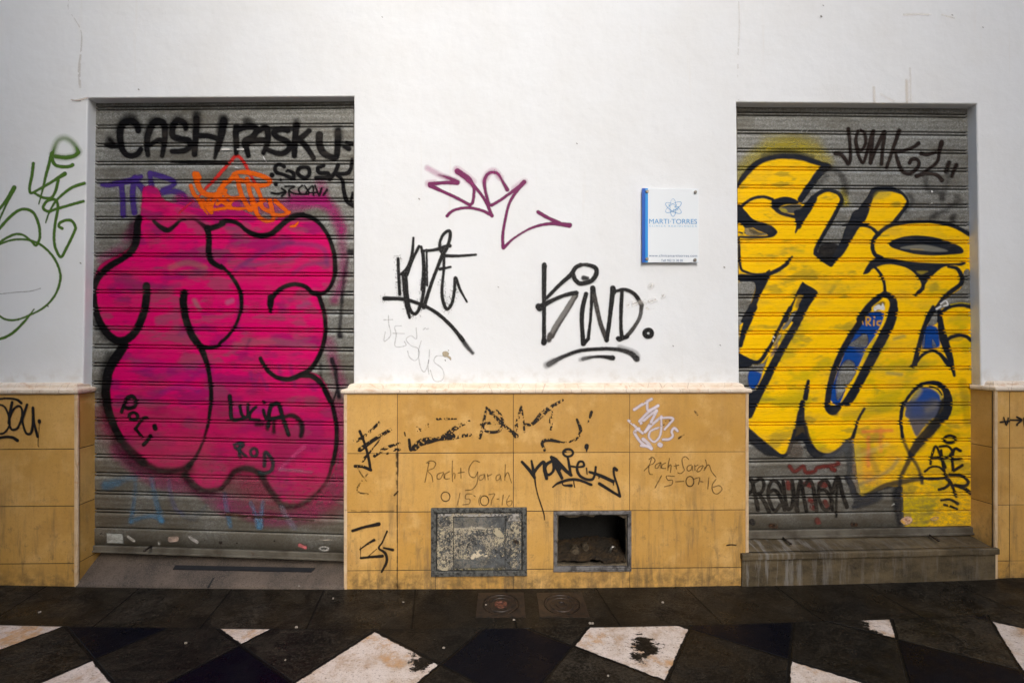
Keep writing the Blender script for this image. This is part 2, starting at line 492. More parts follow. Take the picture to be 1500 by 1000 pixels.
def mat_pavement():
    s = NT("wet_patterned_paving")
    L = s.attr("lat").outputs["Vector"]
    wob = s.n("ShaderNodeTexNoise"); s.put(wob.inputs["Vector"], s.pos); wob.inputs["Scale"].default_value = 34; wob.inputs["Detail"].default_value = 4
    wv = s.n("ShaderNodeVectorMath", operation='MULTIPLY_ADD')
    s.put(wv.inputs[0], wob.outputs["Color"]); wv.inputs[1].default_value = (0.045, 0.045, 0); wv.inputs[2].default_value = (-0.0225, -0.0225, 0)
    wa = s.n("ShaderNodeVectorMath", operation='ADD'); s.put(wa.inputs[0], L); s.put(wa.inputs[1], wv.outputs[0])
    u0, v0, yy = s.sep(L)
    u1, v1, _ = s.sep(wa.outputs[0])
    pu = s.math('FLOORED_MODULO', s.math('FLOOR', u0), 2.0)
    pv = s.math('FLOORED_MODULO', s.math('FLOOR', v0), 2.0)
    def edge(u, v, a, b):
        fu = s.math('ABSOLUTE', s.math('SUBTRACT', s.math('FRACT', u), 0.5))
        fv = s.math('ABSOLUTE', s.math('SUBTRACT', s.math('FRACT', v), 0.5))
        return s.ramp(s.math('MAXIMUM', fu, fv), a, b)
    e_w = edge(u1, v1, 0.474, 0.484)              # ragged rim of the marble
    e_j = edge(u0, v0, 0.480, 0.491)
    white = s.math('MULTIPLY', s.math('MULTIPLY', s.math('SUBTRACT', 1.0, pu), pv), s.math('SUBTRACT', 1.0, e_w))
    black = s.math('MULTIPLY', pu, s.math('SUBTRACT', 1.0, pv))
    band = s.ramp(yy, BAND_Y - 0.002, BAND_Y + 0.002)
    white = s.math('MULTIPLY', white, s.math('SUBTRACT', 1.0, band))
    # dark slate with streaky cleavage
    sl = s.noise(6, 9, 0.78, s.vscale((0.9, 1.5, 1)), 0.5)
    slate = s.mix(s.ramp(sl, 0.42, 0.60), (0.0028, 0.0026, 0.0024), (0.032, 0.027, 0.020))
    slate = s.mix(s.ramp(s.noise(3.1, 4), 0.45, 0.7, 0, 0.5), slate, (0.020, 0.0125, 0.0065))
    slate = s.mix(s.ramp(s.noise(190, 3, 0.7), 0.60, 0.74, 0, 0.55), slate, (0.075, 0.066, 0.052))
    vein = s.math('ABSOLUTE', s.math('SUBTRACT', s.noise(10, 6, 0.7, s.vscale((1, 1.8, 1)), 1.0), 0.5))
    slate = s.mix(s.math('MULTIPLY', s.ramp(vein, 0.0, 0.014, 0.75, 0.0), s.ramp(s.noise(4, 3), 0.40, 0.6)), slate, (0.085, 0.072, 0.055))
    mot = s.noise(85, 5, 0.8, s.vscale((1, 1.5, 1)))
    slate = s.mix(s.ramp(mot, 0.50, 0.64, 0, 0.75), slate, (0.055, 0.048, 0.038))
    slate = s.mix(s.ramp(mot, 0.50, 0.38, 0, 0.85), slate, (0.003, 0.0028, 0.0026))
    wnz = s.n("ShaderNodeTexWhiteNoise", noise_dimensions='2D')
    cmb = s.n("ShaderNodeCombineXYZ"); s.put(cmb.inputs[0], s.math('FLOOR', u0)); s.put(cmb.inputs[1], s.math('FLOOR', v0)); s.put(wnz.inputs["Vector"], cmb.outputs[0])
    slate = s.mix(s.ramp(wnz.outputs["Value"], 0.0, 1.0, 0.0, 0.55), slate, (0.0045, 0.0042, 0.004))
    grit = s.voro(55)
    slate = s.mix(s.ramp(grit.outputs["Distance"], 0.05, 0.11, s.ramp(s.noise(9, 3), 0.45, 0.62, 0, 0.8), 0.0), slate, (0.10, 0.09, 0.075))
    blk = s.mix(s.ramp(s.noise(5, 5, 0.7), 0.5, 0.75, 0, 0.7), (0.0010, 0.0016, 0.0050), (0.0045, 0.0045, 0.007))
    wn_ = s.noise(11, 6, 0.7)
    wht = s.mix(s.ramp(wn_, 0.40, 0.66), (0.60, 0.53, 0.48), (0.43, 0.33, 0.25))
    wht = s.mix(s.ramp(s.noise(5.5, 5, 0.7), 0.54, 0.70, 0, 0.75), wht, (0.50, 0.27, 0.10))
    wht = s.mix(s.ramp(s.noise(48, 5, 0.75, s.vscale((1, 2, 1))), 0.57, 0.66, 0, 0.8), wht, (0.10, 0.075, 0.05))
    wht = s.mix(s.ramp(s.noise(170, 3, 0.7), 0.50, 0.66, 0, 0.45), wht, (0.22, 0.17, 0.13))
    bx = s.math('ADD', s.sep()[0], s.math('MULTIPLY', s.sep()[1], 0.15))
    bj = s.math('ABSOLUTE', s.math('SUBTRACT', s.math('FRACT', s.math('MULTIPLY', bx, 2.1)), 0.5))
    bjoint = s.math('MULTIPLY', s.ramp(bj, 0.487, 0.495), band)
    col = s.mix(black, slate, blk)
    joint = s.math('MULTIPLY', e_j, s.math('SUBTRACT', 1.0, band))
    col = s.mix(band, col, s.mix(s.ramp(s.noise(2.2, 4), 0.4, 0.65, 0, 0.55), slate, (0.020, 0.0135, 0.0065)))
    # tar stain and worn patch on two marble tiles
    for (px, py, r) in ((946, 945, 0.062), (935, 961, 0.03), (1238, 913, 0.115), (620, 968, 0.05)):
        gx, gy, gz = ground_at(px, py)
        d = s.n("ShaderNodeVectorMath", operation='DISTANCE'); s.put(d.inputs[0], s.pos); d.inputs[1].default_value = (gx, gy, gz)
        dd = s.math('ADD', d.outputs["Value"], s.math('MULTIPLY', s.math('SUBTRACT', s.noise(19, 7, 0.8, s.vscale((1, 1.6, 1))), 0.5), 0.30))
        white = s.math('MULTIPLY', white, s.ramp(dd, r * 0.9, r * 1.02))
    col = s.mix(s.math('MAXIMUM', s.math('MULTIPLY', joint, 0.85), s.math('MULTIPLY', bjoint, 0.8)), col, (0.004, 0.004, 0.004))
    col = s.mix(white, col, wht)
    line = s.ramp(s.math('ABSOLUTE', s.math('SUBTRACT', yy, BAND_Y)), 0.0, 0.006, 0.8, 0.0)
    col = s.mix(line, col, (0.005, 0.005, 0.005))
    rough = s.ramp(s.noise(5, 6, 0.7), 0.35, 0.65, 0.26, 0.6)
    rough = s.math('SUBTRACT', rough, s.math('MULTIPLY', black, 0.08))
    h = s.math('ADD', s.math('MULTIPLY', sl, 0.8), s.math('MULTIPLY', s.noise(120, 3), 0.25))
    h = s.math('SUBTRACT', h, s.math('MULTIPLY', s.math('MAXIMUM', joint, bjoint), 1.0))
    return s.out(col, rough, 0, s.bump(h, 0.7, 0.006), spec=0.10)
M['pave'] = mat_pavement()

def build_ground():
    xs = np.concatenate([np.linspace(-14, -3.6, 14), np.linspace(-3.4, 3.6, 141), np.linspace(3.8, 14, 14)])
    ys = np.concatenate([np.linspace(-14, -3.2, 14), np.linspace(-3.0, 0.5, 71)])
    X, Y = np.meshgrid(xs, ys)
    Z = ground_z(X)
    u, v, yy = lattice(X, Y)
    n, m = X.shape
    idx = np.arange(n * m).reshape(n, m)
    q = np.stack([idx[:-1, :-1], idx[:-1, 1:], idx[1:, 1:], idx[1:, :-1]], -1).reshape(-1, 4)
    o = from_arrays("pavement", np.stack([X, Y, Z], -1).reshape(-1, 3), q, M['pave'],
                    attrs={"lat": ('FLOAT_VECTOR', np.stack([u, v, yy], -1))})
    o["kind"] = "structure"
build_ground()

# ================================================================== FACADE
facade = thing("facade_wall", "white plastered street facade with two shop openings above ochre stone tiles", "wall", (0, 0, 0))

OPEN_L = [(128, 144), (518.5, 141.5), (518, 566), (121.5, 566)]       # tl tr br bl, photo pixels on the wall plane
OPEN_R = [(1079, 150), (1431, 152.5), (1437.5, 566), (1083, 566)]
# plinth corners in plan: x at the front plane and x where the return meets the shutter
def px_x(px, Y, py=700): return float(at(px, py, Y)[0])
PL = dict(left_f=px_x(113, Y_PLINTH), left_b=px_x(139, Y_SHUT), ml_f=px_x(504.3, Y_PLINTH), ml_b=px_x(504.3, Y_PLINTH) - 0.0,
          mr_f=px_x(1096, Y_PLINTH), mr_b=px_x(1096, Y_PLINTH), right_f=px_x(1457.5, Y_PLINTH), right_b=px_x(1421.5, Y_SHUT))

def build_wall():
    bm = bmesh.new()
    XL, XR, ZT, ZB, YB = -9.0, 9.5, 6.5, -0.25, 0.45
    def o2w(o): return [P(a, b, Y_WALL) for a, b in o]
    L, R = o2w(OPEN_L), o2w(OPEN_R)
    # below the ledge the plaster edge tucks behind the tiles
    dn = lambda p, x: (x, 0.0, ZB)
    Lbl, Lbr = dn(L[3], PL['left_f'] - 0.02), dn(L[2], PL['ml_f'] + 0.02)
    Rbl, Rbr = dn(R[3], PL['mr_f'] - 0.02), dn(R[2], PL['right_b'] + 0.02)
    V = lambda p: bm.verts.new(p)
    up = lambda p, q: (p[0], 0.0, q[2] - 0.004)
    ol = [V(p) for p in (Lbl, up(Lbl, L[3]), L[3], L[0], L[1], L[2], up(Lbr, L[2]), Lbr)]
    orr = [V(p) for p in (Rbl, up(Rbl, R[3]), R[3], R[0], R[1], R[2], up(Rbr, R[2]), Rbr)]
    a, b = V((XL, 0, ZB)), V((XL, 0, ZT)); c, d = V((XR, 0, ZT)), V((XR, 0, ZB))
    t1, t2, t3, t4 = (V((p[0], 0, ZT)) for p in (L[0], L[1], R[0], R[1]))
    al, ar = V((XL, 0, L[3][2])), V((XR, 0, R[2][2]))
    atl, atr = V((XL, 0, L[0][2])), V((XR, 0, R[1][2]))
    Fc = bm.faces.new
    Fc([a, ol[0], ol[1], ol[2], al]); Fc([al, ol[2], ol[3], atl]); Fc([atl, ol[3], t1, b])
    Fc([ol[3], ol[4], t2, t1])
    Fc([ol[5], orr[2], orr[3], ol[4]]); Fc([ol[4], orr[3], t3, t2])
    Fc([orr[3], orr[4], t4, t3])
    Fc([orr[7], d, ar, orr[5], orr[6]]); Fc([orr[5], ar, atr, orr[4]]); Fc([orr[4], atr, c, t4])
    bev = []
    for o in (ol, orr):
        back = [V((v.co.x, YB - 0.02, v.co.z)) for v in o]
        for i in range(7):
            Fc([o[i], back[i], back[i + 1], o[i + 1]])
            if i in (2, 3, 4): bev.append(bm.edges.get((o[i], o[i + 1])))
    bmesh.ops.bevel(bm, geom=bev, offset=0.007, segments=3, affect='EDGES', profile=0.5, clamp_overlap=True)
    # unseen backing slab, added to stop light leaking in from behind
    add_box(bm, XL, XR, YB, YB + 0.2, ZB, ZT)
    w = from_bm("plaster", bm, M['stucco'], facade)
build_wall()

def tile_panel(mapf, rows, hole=None, mat=None, name="stone_tiles", gap=0.0058, depth=0.004, label=None):
    """rows: [(v0, v1, [u0, u1, ...])]; mapf(u, v, d) -> xyz; tiles with recessed joints."""
    co, q, tone, joint = [], [], [], []
    def quad(u0, u1, v0, v1, d, t, j):
        k = len(co)
        for (u, v) in ((u0, v0), (u1, v0), (u1, v1), (u0, v1)):
            co.append(mapf(u, v, d)); tone.append(t); joint.append(j)
        q.append((k, k + 1, k + 2, k + 3))
    def cut(u0, u1, v0, v1, d, t, j):
        if hole and u0 < hole[1] and u1 > hole[0] and v0 < hole[3] and v1 > hole[2]:
            h0, h1, g0, g1 = max(u0, hole[0]), min(u1, hole[1]), max(v0, hole[2]), min(v1, hole[3])
            if u0 < h0: quad(u0, h0, v0, v1, d, t, j)
            if h1 < u1: quad(h1, u1, v0, v1, d, t, j)
            if v0 < g0: quad(h0, h1, v0, g0, d, t, j)
            if g1 < v1: quad(h0, h1, g1, v1, d, t, j)
        else:
            quad(u0, u1, v0, v1, d, t, j)
    for v0, v1, us in rows:
        cut(us[0], us[-1], v0, v1, depth, 0.5, 1.0)
        for a, b in zip(us, us[1:]):
            g = gap * RNG.uniform(0.35, 0.75)
            cut(a + g * 0.5, b - g * 0.5, v0 + g * 0.5, v1 - g * 0.5, RNG.uniform(0, 0.0005), RNG.rand(), 0.0)
    return from_arrays(name, co, q, mat or M['tile'], facade, {"tone": ('FLOAT', tone), "joint": ('FLOAT', joint)}, smooth=False, label=label)

def zrow(px, pys, Y=Y_PLINTH): return [float(at(px, p, Y)[1]) for p in pys]
ZL_T = float(at(60, 577, Y_PLINTH)[1]); ZM_T = float(at(800, 576, Y_PLINTH)[1]); ZR_T = float(at(1480, 572.5, Y_PLINTH)[1])
fr = lambda u, v, d: (u, Y_PLINTH + d, v)
# left
zl = [-0.2] + zrow(60, [825, 741, 657.5])[::1] + [ZL_T]
xl = [-7.0, -5.8, -5.0, -4.2, PL['left_f'] - 0.66, PL['left_f'] - 0.012]
tile_panel(fr, [(a, b, xl) for a, b in zip(zl, zl[1:])])
def side(xf, xb, sgn):
    def f(u, v, d):
        k = (u - Y_PLINTH) / (Y_SHUT - Y_PLINTH)
        return (xf + (xb - xf) * k + sgn * d, u, v)
    return f
tile_panel(side(PL['left_f'], PL['left_b'], -1), [(a, b, [Y_PLINTH + 0.012, 0.44]) for a, b in zip(zl, zl[1:])], name="return_tiles")
# middle, with the open meter niche cut out
HOLE_PX = (815.8, 753.2, 919.6, 829)
hx0, hz1 = (float(v) for v in at(HOLE_PX[0], HOLE_PX[1], Y_PLINTH)); hx1, hz0 = (float(v) for v in at(HOLE_PX[2], HOLE_PX[3], Y_PLINTH))
HOLE = (hx0, hx1, hz0, hz1)
zm = [-0.2] + zrow(800, [833, 748, 662.5]) + [ZM_T]
xm = [PL['ml_f'] + 0.012] + [px_x(p, Y_PLINTH) for p in (582, 752, 922.5)] + [PL['mr_f'] - 0.012]
xm4 = [PL['ml_f'] + 0.012] + [px_x(p, Y_PLINTH) for p in (582, 638, 752, 922.5)] + [PL['mr_f'] - 0.012]
tile_panel(fr, [(zm[0], zm[1], xm4)] + [(a, b, xm) for a, b in zip(zm[1:], zm[2:])], HOLE)
tile_panel(side(PL['ml_f'], PL['ml_b'], 1), [(a, b, [Y_PLINTH + 0.012, 0.44]) for a, b in zip(zm, zm[1:])], name="return_tiles")
tile_panel(side(PL['mr_f'], PL['mr_b'], -1), [(a, b, [Y_PLINTH + 0.012, 0.44]) for a, b in zip(zm, zm[1:])], name="return_tiles")
# right
zr = [-0.2] + zrow(1480, [821, 739, 655.5]) + [ZR_T]
xr = [PL['right_f'] + 0.012, px_x(1479, Y_PLINTH), px_x(1479, Y_PLINTH) + 0.62, 4.6, 5.4, 6.2, 7.5]
tile_panel(fr, [(a, b, xr) for a, b in zip(zr, zr[1:])])
tile_panel(side(PL['right_f'], PL['right_b'], 1), [(a, b, [Y_PLINTH + 0.012, 0.44]) for a, b in zip(zr, zr[1:])], name="return_tiles")
# corner strips
def corner_strip(x, sgn, zt):
    bm = bmesh.new()
    x0, x1 = sorted((x + sgn * 0.015, x - sgn * 0.003))
    add_box(bm, x0, x1, Y_PLINTH - 0.003, Y_PLINTH + 0.0115, -0.2, zt, 0.005, 3)
    from_bm("corner_strip", bm, M['trim'], facade)
corner_strip(PL['left_f'], -1, ZL_T); corner_strip(PL['ml_f'], 1, ZM_T); corner_strip(PL['mr_f'], -1, ZM_T); corner_strip(PL['right_f'], 1, ZR_T)

def ledge(path, zb, zt):
    h = zt - zb
    prof = [(-0.075, 0.0), (0.004, 0.0), (0.010, 0.05 * h), (0.0135, 0.16 * h), (0.0135, 0.36 * h), (0.009, 0.47 * h), (-0.010, 0.52 * h),
            (-0.012, 0.58 * h), (-0.0145, 0.62 * h), (-0.016, 0.80 * h), (-0.022, 0.93 * h), (-0.034, 1.0 * h), (-0.075, 1.0 * h)]
    bm = bmesh.new()
    add_sweep(bm, path, [(o, zb + z) for o, z in prof])
    from_bm("ledge", bm, M['ledge'], facade)
# path runs so that the right-hand side faces the street
ledge([(-8.5, Y_PLINTH), (PL['left_f'], Y_PLINTH), (PL['left_b'] - 0.001, Y_SHUT - 0.006)], ZL_T, float(at(60, 561, -0.04)[1]))
ledge([(PL['ml_b'], Y_SHUT - 0.006), (PL['ml_f'], Y_PLINTH), (PL['mr_f'], Y_PLINTH), (PL['mr_b'], Y_SHUT - 0.006)], ZM_T, float(at(800, 561.5, -0.04)[1]))
ledge([(PL['right_b'] + 0.001, Y_SHUT - 0.006), (PL['right_f'], Y_PLINTH), (8.8, Y_PLINTH)], ZR_T, float(at(1480, 558.5, -0.04)[1]))

# ================================================================== ROLLER SHUTTERS
PROF = [(0.0, -13), (0.030, -13), (0.037, 0.3), (0.083, 1.2), (0.126, 0.3), (0.133, -12), (0.190, -12), (0.197, 0), (0.36, 0.7), (0.41, 0.8),
        (0.417, 0.5), (0.58, 0.7), (0.74, 0.6), (0.747, 0.35), (0.90, 0.2), (0.962, 0), (0.969, -13), (1.0, -13)]
PF = np.array([p[0] for p in PROF]); PO = np.array([p[1] for p in PROF]) * 0.001
class Shutter:
    def __init__(s, xa, ya, pa, xb, yb, pb, last, end, x0, x1):
        s.c = (xa, ya, pa, xb, yb, pb); s.last = last; s.end = end; s.x0 = x0; s.x1 = x1
    def y(s, px, t):
        xa, ya, pa, xb, yb, pb = s.c
        k = (px - xa) / (xb - xa)
        return (ya + (yb - ya) * k) + (pa + (pb - pa) * k) * t
    def off(s, t):
        f = t - np.floor(t)
        o = np.interp(f, PF, PO)
        e = s.last
        plate = np.interp(t - e, [0.0, 0.022, 0.034, 0.10, 0.20, s.end - 0.04, s.end - 0.02, s.end], np.array([-10, -10, 1.5, 3.0, 2.0, 2.0, -8, -8]) * 0.001)
        return np.where(t > e, plate, o)
    def rows(s, t0, t1, dt=None):
        ts = []
        for k in range(int(math.floor(t0)), s.last):
            ts += [k + f for f in PF[:-1]]
        ts += [s.last + f for f in (0.0, 0.022, 0.034, 0.10, 0.20, s.end - 0.04, s.end - 0.02, s.end)]
        ts = np.array([t for t in ts if t0 - 1e-6 <= t <= t1 + 1e-6] + [t0, t1])
        ts = np.unique(np.round(ts, 5))
        if dt:
            full = [ts[:1]]
            for a, b in zip(ts, ts[1:]):
                n = max(1, int(math.ceil((b - a) / dt)))
                full.append(np.linspace(a, b, n + 1)[1:])
            ts = np.concatenate(full)
        return ts
    def world(s, px, t, lift=0.0):
        py = s.y(px, t)
        x, z = at(px, py, Y_SHUT)
        return x, Y_SHUT - s.off(t) - lift, z, py

SH_L = Shutter(139, 157, 26.74, 515, 154, 27.35, 23, 0.95, 112, 532)
SH_R = Shutter(1090, 164.6, 26.72, 1418, 168.0, 26.33, 22, 0.88, 1068, 1446)

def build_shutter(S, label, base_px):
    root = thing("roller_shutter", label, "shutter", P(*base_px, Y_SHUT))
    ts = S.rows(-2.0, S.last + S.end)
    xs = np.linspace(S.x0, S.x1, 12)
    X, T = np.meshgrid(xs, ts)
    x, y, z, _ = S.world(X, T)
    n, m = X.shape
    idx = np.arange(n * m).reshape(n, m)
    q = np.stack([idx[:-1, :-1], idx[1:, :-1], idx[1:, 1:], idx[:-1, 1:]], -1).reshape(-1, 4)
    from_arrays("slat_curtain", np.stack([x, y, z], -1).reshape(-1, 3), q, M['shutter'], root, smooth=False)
    return root
shut_l = build_shutter(SH_L, "roller shutter covered by a large pink bubble graffiti with black outlines", (320, 815))
shut_r = build_shutter(SH_R, "roller shutter covered by a large yellow and blue graffiti with black outlines", (1255, 786))

def bottom_rail(S, root, ends, h):
    """angle rail under the last plate"""
    bm = bmesh.new()
    t0 = S.last + S.end + 0.002
    (xa, ya), (xb, yb) = ends
    ta = [(S.x0, S.y(S.x0, t0)), (S.x1, S.y(S.x1, t0))]
    tl, tr = P(*ta[0], Y_SHUT), P(*ta[1], Y_SHUT)
    k = (yb - ya) / (xb - xa)
    bl, br = P(S.x0, ya + k * (S.x0 - xa), Y_SHUT), P(S.x1, ya + k * (S.x1 - xa), Y_SHUT)
    add_hexa(bm, [(bl[0], bl[2]), (br[0], br[2]), (tr[0], tr[2]), (tl[0], tl[2])], Y_SHUT - 0.012, Y_SHUT + 0.02, 0.003)
    mid = lambda a, b, f: tuple(a[i] * (1 - f) + b[i] * f for i in range(3))
    m0, m1, n0, n1 = mid(bl, tl, 0.10), mid(br, tr, 0.10), mid(bl, tl, 0.34), mid(br, tr, 0.34)
    add_hexa(bm, [(m0[0], m0[2]), (m1[0], m1[2]), (n1[0], n1[2]), (n0[0], n0[2])], Y_SHUT - 0.019, Y_SHUT - 0.010, 0.002)
    from_bm("bottom_rail", bm, M['rail'], root)
bottom_rail(SH_L, shut_l, ((139, 807.5), (503, 820.5)), 0)
bottom_rail(SH_R, shut_r, ((1095, 788.5), (1420, 782.5)), 0)

def lock_rod(root, p0, p1, label=None):
    bm = bmesh.new()
    a = Vector(P(p0[0], p0[1], Y_SHUT - 0.016)); b = Vector(P(p1[0], p1[1], Y_SHUT - 0.075))
    add_tube(bm, [a, a.lerp(b, 0.5), b], 0.0055, 10)
    bmesh.ops.create_icosphere(bm, subdivisions=2, radius=0.0075)
    vsn = bm.verts[-42:] if False else list(bm.verts)[-42:]
    bmesh.ops.translate(bm, verts=vsn, vec=b)
    from_bm("lock_rod", bm, M['rod'], root, True)
lock_rod(shut_r, (1147, 787), (1158, 796)); lock_rod(shut_r, (1361, 783), (1374, 791))
lock_rod(shut_l, (221, 800), (212, 806))
# guide channels at both jambs
def guide(root, S, px, top, bot, sgn):
    bm = bmesh.new()
    a = P(px, top, Y_SHUT); b = P(px, bot, Y_SHUT)
    w = 0.05
    add_hexa(bm, [(b[0] - w, b[2]), (b[0] + w, b[2]), (a[0] + w, a[2]), (a[0] - w, a[2])], Y_SHUT - 0.008, Y_SHUT + 0.02, 0.001)
    from_bm("guide_channel", bm, M['rail'], root)
guide(shut_l, SH_L, 120, 120, 835, 1); guide(shut_l, SH_L, 532, 120, 840, -1)
guide(shut_r, SH_R, 1066, 130, 800, 1); guide(shut_r, SH_R, 1440, 130, 800, -1)

# ================================================================== RAMP (left) and STEP (right)
RZ0 = [float(ground_z(px_x(108, Y_PLINTH))), float(ground_z(px_x(503, Y_PLINTH)))]
RZ1 = [float(at(140, 820, Y_SHUT)[1]), float(at(503, 832, Y_SHUT)[1])]
RXA, RXB = PL['left_f'] - 0.004, PL['ml_f'] + 0.002
def ramp_z(x, y):
    f = (x - RXA) / (RXB - RXA)
    z0 = RZ0[0] * (1 - f) + RZ0[1] * f + 0.012; z1 = RZ1[0] * (1 - f) + RZ1[1] * f
    return z0 + (z1 - z0) * (y - Y_PLINTH) / (Y_SHUT - Y_PLINTH)
def on_surface(px, py, zf):
    z = 0.0
    for _ in range(30):
        u = (px - 750.0) / F; v = (py - 500.0) / F
        t = (CAM[2] - z) / v
        x = CAM[0] + (u * cyw + syw) * t; y = CAM[1] + (-u * syw + cyw) * t
        z = 0.6 * z + 0.4 * float(zf(x, y))
    return x, y, z
ramp = thing("doorway_ramp", "sloping concrete ramp below the pink graffiti shutter", "ramp", ((RXA + RXB) / 2, Y_PLINTH, 0))
def build_ramp():
    bm = bmesh.new()
    ys = [Y_PLINTH - 0.004, Y_PLINTH + 0.004] + list(np.linspace(Y_PLINTH + 0.02, 0.40, 14))
    xs = np.linspace(RXA, RXB, 30)
    g = []
    for j, y in enumerate(ys):
        row = []
        for x in xs:
            z = ramp_z(x, min(y, 0.10))
            if j == 0: z -= 0.006
            z += 0.003 * (vnoise(np.array(x * 9.0), np.array(y * 9.0), 5) - 0.5)
            xx = x
            if y > -0.02: xx = x
            row.append(bm.verts.new((xx, y, float(z))))
        g.append(row)
    low = [bm.verts.new((x, ys[0], -0.1)) for x in xs]
    for i in range(len(xs) - 1):
        bm.faces.new([low[i], low[i + 1], g[0][i + 1], g[0][i]])
        for j in range(len(ys) - 1):
            bm.faces.new([g[j][i], g[j][i + 1], g[j + 1][i + 1], g[j + 1][i]])
    from_bm("ramp_slab", bm, M['ramp'], ramp, True)
    bm = bmesh.new()
    c = [on_surface(px, py, ramp_z) for px, py in ((253, 834.5), (456, 838.5), (462, 832.5), (257, 828.5))]
    a = [bm.verts.new((x, y, z + 0.002)) for x, y, z in c]; b = [bm.verts.new((x, y, z + 0.005)) for x, y, z in c]
    bm.faces.new(b); 
    for i in range(4): bm.faces.new([a[i], a[(i + 1) % 4], b[(i + 1) % 4], b[i]])
    jb = bmesh.new(); jv = []
    for px, py in ((303, 861), (312, 846), (314.5, 846), (306, 861)):
        x, y, z = on_surface(px, py, ramp_z); jv.append(jb.verts.new((x, y, z + 0.0022)))
    jb.faces.new(jv); from_bm("slab_joint", jb, M['cavity'], ramp)
    from_bm("rubber_strip", bm, M['black_strip'], ramp)
build_ramp()

step = thing("door_step", "worn stone doorstep below the yellow graffiti shutter", "step", P(1275, 850, -0.066))
def build_step():
    yn, yr = -0.080, -0.066
    zl0, zr0 = float(at(1088, 812, yn)[1]), float(at(1464, 803.5, yn)[1])
    zlb, zrb = float(at(1095, 788.5, Y_SHUT)[1]), float(at(1421, 783, Y_SHUT)[1])
    xa, xb = px_x(1088, yn, 815), px_x(1464.5, yn, 805)
    th = 0.030
    bm = bmesh.new()
    xs = np.linspace(xa, xb, 40); xin = np.clip(xs, PL['mr_f'] + 0.004, PL['right_b'] - 0.004)
    rows = []
    prof = [(yr + 0.03, 'b', 0), (yn, 'b', 0.0), (yn - 0.0005, 'b', 0.004), (yn, 't', -0.004), (yn + 0.004, 't', 0.0), (-0.059, 't', 0.0)]
    for y, k, dz in prof:
        r = []
        for i, x in enumerate(xs):
            f = i / (len(xs) - 1)
            z = zl0 * (1 - f) + zr0 * f
            z = z - th + dz if k == 'b' else z + dz
            chip = 0.004 * max(0.0, float(fnoise(np.array(x * 100), np.array(3.0), 9, 4)) - 0.55) * 4
            yy = y + (chip if abs(y - yn) < 0.002 else 0)
            if k == 't' and y > yn + 0.001: z += (0.0) 
            r.append(bm.verts.new((x, yy, z)))
        rows.append(r)
    for a, b in zip(rows, rows[1:]):
        for i in range(len(xs) - 1): bm.faces.new([a[i], a[i + 1], b[i + 1], b[i]])
    for e in (0, -1):
        bm.faces.new([r[e] for r in rows])
    # tread running back between the reveals
    prev = None
    for y in (-0.0585, 0.0, Y_SHUT, 0.40):
        r = []
        for i, x in enumerate(xin):
            f = i / (len(xs) - 1)
            z0 = zl0 * (1 - f) + zr0 * f; z1 = zlb * (1 - f) + zrb * f
            k = (y - yn) / (Y_SHUT - yn)
            r.append(bm.verts.new((x, y, z0 + (z1 - z0) * min(k, 1.3) - 0.001)))
        if prev:
            for i in range(len(xs) - 1): bm.faces.new([prev[i], prev[i + 1], r[i + 1], r[i]])
        prev = r
    from_bm("tread_slab", bm, M['step'], step, False)
    bm = bmesh.new()
    add_hexa(bm, [(xa + 0.004, -0.1), (xb - 0.006, -0.1), (xb - 0.006, zr0 - th - 0.001), (xa + 0.004, zl0 - th - 0.001)], yr, -0.0575, 0.003)
    from_bm("riser", bm, M['step'], step)
build_step()

